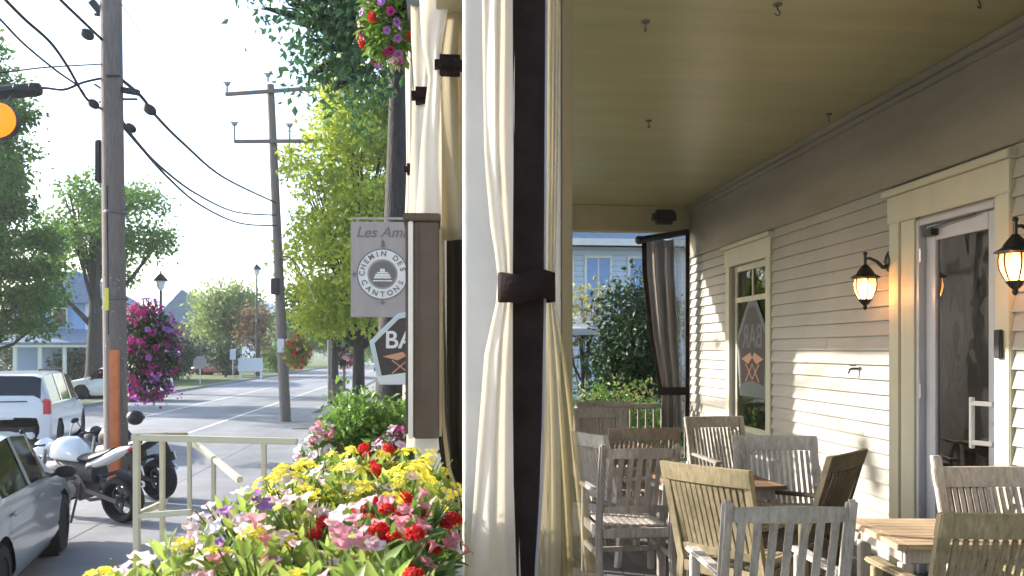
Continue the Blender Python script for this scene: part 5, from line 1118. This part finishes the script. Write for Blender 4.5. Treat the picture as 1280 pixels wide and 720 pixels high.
    b = MB(); b.bar((-.02, .12, .28), (-.10, .30, .02), .022, .022); b.build('side_stand', M['black'], t)
    for s_ in (-1, 1): MB().tube([(-.05, s_ * .13, .32), (-.05, s_ * .26, .32)], .016, 8).build('footpeg', M['black'], t)
    return t
def bike_at(pxr, dr, rz, *a, **k):
    x, y = at(pxr, dr); o_ = Matrix.Rotation(rz, 3, 'Z') @ Vector((-.70, 0, 0)); return (x - o_.x, y - o_.y, 0)
rzb = R(90 + 62)
motorcycle('white motorcycle nearest the camera, its tank beside the silver car', bike_at(156, 10.75, rzb), rzb, 'bikewhite')
rzc = R(90 + 58)
motorcycle('dark motorcycle with a black tail behind the utility pole and railing', bike_at(201, 12.4, rzc), rzc, 'plastic')
hb_ = thing('helmet', 'black helmet hanging on the mirror of the dark motorcycle right of the pole', 'helmet', P3(169, 522, 11.7)); q = MB(); q.ball((0, 0, 0), .105, (1.1, .9, 1), 18, 12); q.build('shell', M['black'], hb_, True); q = MB(); q.ball((.03, 0, -.0), .1, (1.05, .88, .45), 16, 8); q.build('visor', M['carglass'], hb_, True); MB().tube([(-.05, 0, 0), (-.16, 0, -.02)], .01, 6).build('strap', M['black'], hb_)

# ------------------------------------------------------------------ street furniture
def street_lamp(label, px, py, d, k_=1.6, rot=0):
    x, y = at(px, d); zt_ = zat(py, d); t = thing('street_lamp', label, 'street lamp', (x, y, 0), rot, 'lantern street lamps')
    MB().tube([(0, 0, 0), (0, 0, .3), (0, 0, .5), (0, 0, zt_ - .7)], [.14, .12, .09, .07], 10).build('post', M['black'], t, True)
    b = MB(); b.lathe([(r_ * k_, z_ * k_) for r_, z_ in ((.05, -.5), (.12, -.42), (.16, -.20), (.001, -.19))], (0, 0, zt_), 8); b.build('lantern_glass', M['signpale'], t); b = MB(); b.lathe([(r_ * k_, z_ * k_) for r_, z_ in ((.24, -.20), (.22, -.14), (.10, 0), (.03, .06), (.03, .14), (.001, .16))], (0, 0, zt_), 12); b.build('lantern_cap', M['black'], t, True); return t
street_lamp('lantern street lamp rising above the rusty tree left of the far pole', 321, 332, 67)
street_lamp('lantern street lamp above the purple basket, right of the near pole', 201, 344, 45)
def post_sign(label, px, py, d, shape, w_, h_, mt='signpale', name='road_sign', base=.1, two=False):
    x, y = at(px, d); zc = zat(py, d); t = thing(name, label, 'sign', (x, y, base), R(3), None)
    b = MB()
    if two:
        for s_ in (-1, 1): MB().bx(s_ * w_ * .42 - .06, s_ * w_ * .42 + .06, .03, .13, 0, zc - base + h_ / 2).build('post', M['signpale'], t)
    else: MB().tube([(0, .03, 0), (0, .03, zc - base + h_ * .3)], .035, 8).build('post', M['steel'], t)
    if shape == 'oct': pts = [(w_ / 2 * math.cos(R(22.5 + 45 * k)), h_ / 2 * math.sin(R(22.5 + 45 * k))) for k in range(8)]
    elif shape == 'dia': pts = [(w_ / 2, 0), (0, h_ / 2), (-w_ / 2, 0), (0, -h_ / 2)]
    elif shape == 'house': pts = [(-w_ / 2, -h_ / 2), (w_ / 2, -h_ / 2), (w_ / 2, h_ * .1), (0, h_ / 2), (-w_ / 2, h_ * .1)]
    else: pts = [(-w_ / 2, -h_ / 2), (w_ / 2, -h_ / 2), (w_ / 2, h_ / 2), (-w_ / 2, h_ / 2)]
    MB().prism(pts, .03, Matrix.Translation((0, 0, zc - base))).build('panel', M[mt], t); return t
post_sign('blank white notice board on two posts across the street', 313, 456, 62, 'rect', 1.75, 1.0, 'signpale', 'notice_board', .1, True)
post_sign('grey back of an octagonal road sign on the far verge', 250, 453, 52, 'oct', .85, .85, 'signgrey')
post_sign('small tilted white street sign nearest the purple basket', 208, 442, 38, 'dia', .5, .42)
post_sign('tiny white sign just left of the blank notice board', 291, 443, 60, 'rect', .4, .75)
def lampost(label, px, yb, yt, d, r_=.09):
    x, y = at(px, d); t = thing('street_post', label, 'post', (x, y, 0), 0, 'brown posts along the right pavement'); MB().tube([(0, 0, 0), (0, 0, zat(yt, d))], r_, 10).build('shaft', M['pole'], t, True); MB().lathe([(r_ * 1.4, 0), (r_ * 1.4, .08), (r_, .14)], (0, 0, 0), 10).build('base', M['black'], t, True); return t
lampost('nearest brown post on the right pavement beside the litter bin', 412, 500, 425, 35); lampost('second brown post on the right pavement under the dark basket', 430, 488, 430, 46); lampost('farthest brown post on the right pavement', 444, 482, 436, 56)
x, y = at(421, 37); bn = thing('litter_bin', 'dark brown litter bin beside the nearest brown post', 'bin', (x, y, 0)); MB().lathe([(.24, 0), (.27, .75), (.25, .78)], (0, 0, .0), 16).build('drum', M['brownbox'], bn, True); MB().lathe([(.30, .78), (.30, .84), (.18, .93), (.001, .95)], (0, 0, 0), 16).build('lid', M['plastic'], bn, True)
pb_ = basket('large round basket of purple and crimson petunias right of the near pole', P3(186, 415, 17), .60, ['magenta', 'magenta', 'purple', 'magenta'], 100, cl_name='leaf_dark', squash=1.75, nl=2600, ls=.13, fs=1.9, hang=1.2)
for mm_, n1, sz in (('magenta', 260, .075), ('purple', 110, .07)):
    tag(cloud('blossom_mass', [(rnd.gauss(0, .26), rnd.gauss(0, .26), rnd.uniform(-1.3, .38), .22) for _ in range(12)], n1, sz, M[mm_], pb_, aspect=.9), kind='stuff')
basket('rust and yellow flower basket on the far utility pole', P3(371, 436, 25), .42, ['red', 'yellow', 'rose'], 46, cl_name='leaf_gold', squash=1.3, nl=1400, ls=.11, fs=1.2, hang=.6)
basket('dark magenta flower basket on the brown posts by the litter bin', P3(427, 448, 45), .7, ['magenta', 'rose'], 50, cl_name='leaf_dark', squash=.9, nl=600, ls=.2, fs=3.4, hang=.6)
# ------------------------------------------------------------------ houses across the street
hs = thing('blue_house', 'blue clapboard house with slate roof and pale porch behind the left trees', 'house', (*at(84, 55), .1), R(8))
MB().bx(-3.2, 1.1, 0, 7, 0, 5.2).build('wall', M['bluewall'], hs); MB().bx(1.1, 3.4, -.1, 7, 0, 5.2).build('side_wing', M['palewall'], hs)
b = MB(); b.add([(-3.7, -.5, 5.2), (3.8, -.5, 5.2), (.1, 1.2, 7.5), (-3.7, 7.5, 5.2), (3.8, 7.5, 5.2), (.1, 5.5, 7.5)], [(0, 1, 2), (0, 2, 5, 3), (1, 4, 5, 2), (3, 5, 4), (0, 3, 4, 1)]); b.build('roof', M['slate'], hs)
b = MB(); b.add([(-4, -2.8, 2.6), (3.9, -2.8, 2.6), (3.6, 0, 3.5), (-3.7, 0, 3.5), (-4, -2.8, 2.45), (3.9, -2.8, 2.45)], [(0, 1, 2, 3), (4, 5, 1, 0), (4, 0, 3), (5, 2, 1)]); b.build('porch_roof', M['slate'], hs)
b = MB()
for x_ in (-3.7, -2.3, -.9, .5, 1.9, 3.3): b.bx(x_ - .1, x_ + .1, -2.6, -2.4, 0, 2.5)
b.bx(-4, 3.9, -2.75, -2.65, 2.3, 2.45); b.build('porch_posts', M['white'], hs)
for x_ in (-2.3, -.4, 2.2): w_ = MB().bx(x_ - .45, x_ + .45, -.16, -.11, 3.75, 4.9).build('window', M['white'], hs); MB().bx(x_ - .37, x_ + .37, -.18, -.165, 3.83, 4.82).build('pane', M['carglass'], w_)
h2 = thing('far_house', 'grey gabled house with a tall dark gable beyond the purple basket', 'house', (*at(228, 85), .1), R(10)); MB().bx(-2.5, 2.5, 0, 8, 0, 5).build('wall', M['brick'], h2); b = MB(); b.add([(-3, -.4, 4.8), (3, -.4, 4.8), (0, -.4, 8.3), (-3, 8.4, 4.8), (3, 8.4, 4.8), (0, 8.4, 8.3)], [(0, 1, 2), (0, 2, 5, 3), (1, 4, 5, 2), (3, 5, 4)]); b.build('roof', M['slate'], h2)
h3 = thing('far_house', 'low pale house with a light metal roof left of the centre trees', 'house', (*at(246, 100), .1), 0); MB().bx(-3.5, 3.5, 0, 8, 0, 2.6).build('wall', M['palewall'], h3); b = MB(); b.add([(-4, -.5, 2.6), (4, -.5, 2.6), (3, 3.5, 5), (-3, 3.5, 5), (-4, 8.5, 2.6), (4, 8.5, 2.6)], [(0, 1, 2, 3), (3, 2, 5, 4), (0, 3, 4), (1, 5, 2)]); b.build('roof', M['umbrella'], h3)

# ------------------------------------------------------------------ trees
def T(label, px, d, h_, crown, m, **k):
    x, y = at(px, d); return tree(k.pop('name', 'street_tree'), label, (x, y, 0), h_, crown, M[m], group=k.pop('group', None), **k)
T('dark layered evergreen tree at the far left edge', -14, 34, 12.5, [(rnd.uniform(-1, 1) * r_, rnd.uniform(-1, 1) * r_ * .7, z, .55 + .35 * rnd.random(), .45) for z, r_, n in ((2.2, 1.7, 5), (3.2, 1.9, 7), (4.4, 2.3, 9), (5.6, 2.4, 9), (6.8, 2.2, 8), (8, 2.0, 7), (9.2, 1.9, 7), (10.4, 1.5, 5), (11.6, 1.2, 4)) for _ in range(n)], 'leaf_ever', tr=.28, per=135, size=.20, limbs=20, seed=2, name='evergreen_tree')
T('second evergreen crown reaching in from the far left edge', -45, 31, 14, blobs(34, 0, 0, 9.4, 2.3, 2, 4.2, .5, 1.0, 31), 'leaf_ever', tr=.28, per=75, size=.22, limbs=16, seed=3, name='evergreen_tree')
T('broad dark tree with thick trunk behind the near pole', 118, 44, 11, blobs(42, .2, 0, 8.5, 3.5, 2.2, 3.0, .35, .8, 5), 'leaf_mid', tr=.5, per=92, size=.24, limbs=8, trunk_h=9, seed=6, name='broadleaf_tree')
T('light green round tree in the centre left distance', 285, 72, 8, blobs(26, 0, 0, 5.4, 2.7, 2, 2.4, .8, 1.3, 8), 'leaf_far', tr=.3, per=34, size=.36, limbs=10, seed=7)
T('rusty red-brown tree under the street lantern', 322, 69, 7, blobs(12, 0, 0, 4.6, .9, .9, 2.4, .5, .8, 9), 'leaf_autumn', tr=.25, per=34, size=.36, limbs=8, seed=8)
T('bright lime maple filling the space left of the signs', 448, 27, 11.4, [(c_ * math.cos(a_) * k_ + .25, c_ * math.sin(a_) * k_ * .7, z_, r0_) for z_, k_, c_, a_, r0_ in ((z, max(.5, 2.7 * (1 - ((z - 4.6) / 6.6) ** 2) ** .5 if z > 4.6 else 2.7 - .5 * (4.6 - z)), rnd.uniform(.2, 1) ** .6, rnd.uniform(0, 6.28), rnd.uniform(.35, .62)) for z in [rnd.uniform(3.2, 10.9) for _ in range(150)])], 'leaf_lime', tr=.22, per=130, size=.19, limbs=18, trunk_h=9, seed=9, name='maple_tree')
T('lower green street tree just behind the lime maple', 418, 40, 6, blobs(26, .3, 0, 4.0, 2.2, 1.6, 1.3, .5, .85, 11), 'leaf_mid', tr=.22, per=80, size=.22, limbs=10, seed=10)
# big tree near the porch: leaning trunk and overhanging boughs
x, y = at(488, 15.5); dz = lambda px, py, d: (P3(px, py, d) - Vector((x, y, 0)))
ov = [tuple(dz(px, py, d)) + (r_,) for px, py, d, r_ in ((352, -12, 14, .20), (382, -8, 14, .22), (415, -10, 14, .30), (445, -15, 13.5, .35), (475, -20, 13.5, .4), (395, 14, 14, .15), (410, 38, 14, .24), (432, 52, 14, .24), (455, 40, 14, .28), (395, 62, 14, .2), (378, 66, 14, .13), (415, 80, 14, .2), (440, 84, 14, .22), (430, 104, 14, .16), (452, 72, 14, .25), (470, 90, 14.4, .2), (400, 90, 14, .1), (388, 92, 14, .10), (378, 98, 14, .07), (436, 128, 14.2, .07), (433, 140, 14.2, .06), (478, 55, 14.6, .28), (360, 5, 14, .16), (372, 30, 14, .14), (398, -5, 14, .3), (430, 10, 14, .3), (465, 8, 14, .3), (415, 60, 14, .26), (385, 45, 14, .14), (440, 50, 14, .3), (420, 112, 14, .12), (458, 110, 14, .18), (500, 30, 15, .4), (330, 10, 14, .06), (338, 4, 14, .09), (490, -60, 14, .8), (440, -90, 14, .8), (400, -120, 14, .9), (520, -150, 15, 1.2), (600, -120, 16, 1.2), (455, 20, 14, .3))]
# trunk must lean from (474,490) to (500,110)
tree('shade_tree', 'big dark-barked tree whose boughs hang over the top centre of the photo', (x, y, 0), 9, ov, M['leaf_blue'], tr=.34, lean=(.30, 0), per=230, size=.15, cl=1.7, limbs=9, trunk_h=9.4, seed=12, droop=.5, lf=.88)
# far row closing the street
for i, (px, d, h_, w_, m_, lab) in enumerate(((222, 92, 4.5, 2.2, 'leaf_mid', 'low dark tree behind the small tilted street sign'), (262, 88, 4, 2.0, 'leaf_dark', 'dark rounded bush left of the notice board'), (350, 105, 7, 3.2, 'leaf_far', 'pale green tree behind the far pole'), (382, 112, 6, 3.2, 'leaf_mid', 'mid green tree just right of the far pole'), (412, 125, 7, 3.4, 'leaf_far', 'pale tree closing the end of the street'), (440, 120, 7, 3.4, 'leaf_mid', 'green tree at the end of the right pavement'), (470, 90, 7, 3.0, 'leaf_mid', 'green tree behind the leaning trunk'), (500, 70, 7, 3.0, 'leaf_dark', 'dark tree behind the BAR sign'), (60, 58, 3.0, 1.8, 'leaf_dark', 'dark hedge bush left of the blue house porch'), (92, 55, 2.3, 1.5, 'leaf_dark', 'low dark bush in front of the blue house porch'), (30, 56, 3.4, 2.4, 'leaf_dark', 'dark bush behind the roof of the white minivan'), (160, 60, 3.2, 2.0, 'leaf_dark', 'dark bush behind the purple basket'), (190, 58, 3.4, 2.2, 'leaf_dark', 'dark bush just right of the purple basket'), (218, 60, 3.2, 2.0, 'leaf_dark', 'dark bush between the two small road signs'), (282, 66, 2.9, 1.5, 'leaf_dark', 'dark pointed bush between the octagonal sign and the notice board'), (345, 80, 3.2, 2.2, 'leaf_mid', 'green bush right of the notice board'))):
    T(lab, px, d, h_, blobs(14, 0, 0, h_ * .55, w_ * .75, w_ * .5, h_ * .38, w_ * .28, w_ * .45, 40 + i), m_, tr=.12 if h_ < 5 else .22, per=30 if d > 80 else 60, size=.34 if d > 80 else .24, limbs=6, seed=20 + i, name='distant_tree' if h_ > 4 else 'garden_bush', group='trees and bushes along the far street')

# ------------------------------------------------------------------ air
hz_ = MB().bx(-950, 950, -320, 1850, -1.2, 40).build('haze', None); tag(hz_, kind='stuff')
hm = bpy.data.materials.new('hazy air'); hm.use_nodes = True; hn = hm.node_tree.nodes; hn.remove(hn['Principled BSDF']); pv = hn.new('ShaderNodeVolumePrincipled'); pv.inputs['Color'].default_value = (.95, .97, 1, 1); pv.inputs['Density'].default_value = .0006; pv.inputs['Anisotropy'].default_value = .35
hm.node_tree.links.new(pv.outputs[0], hn['Material Output'].inputs['Volume']); hz_.data.materials.append(hm)
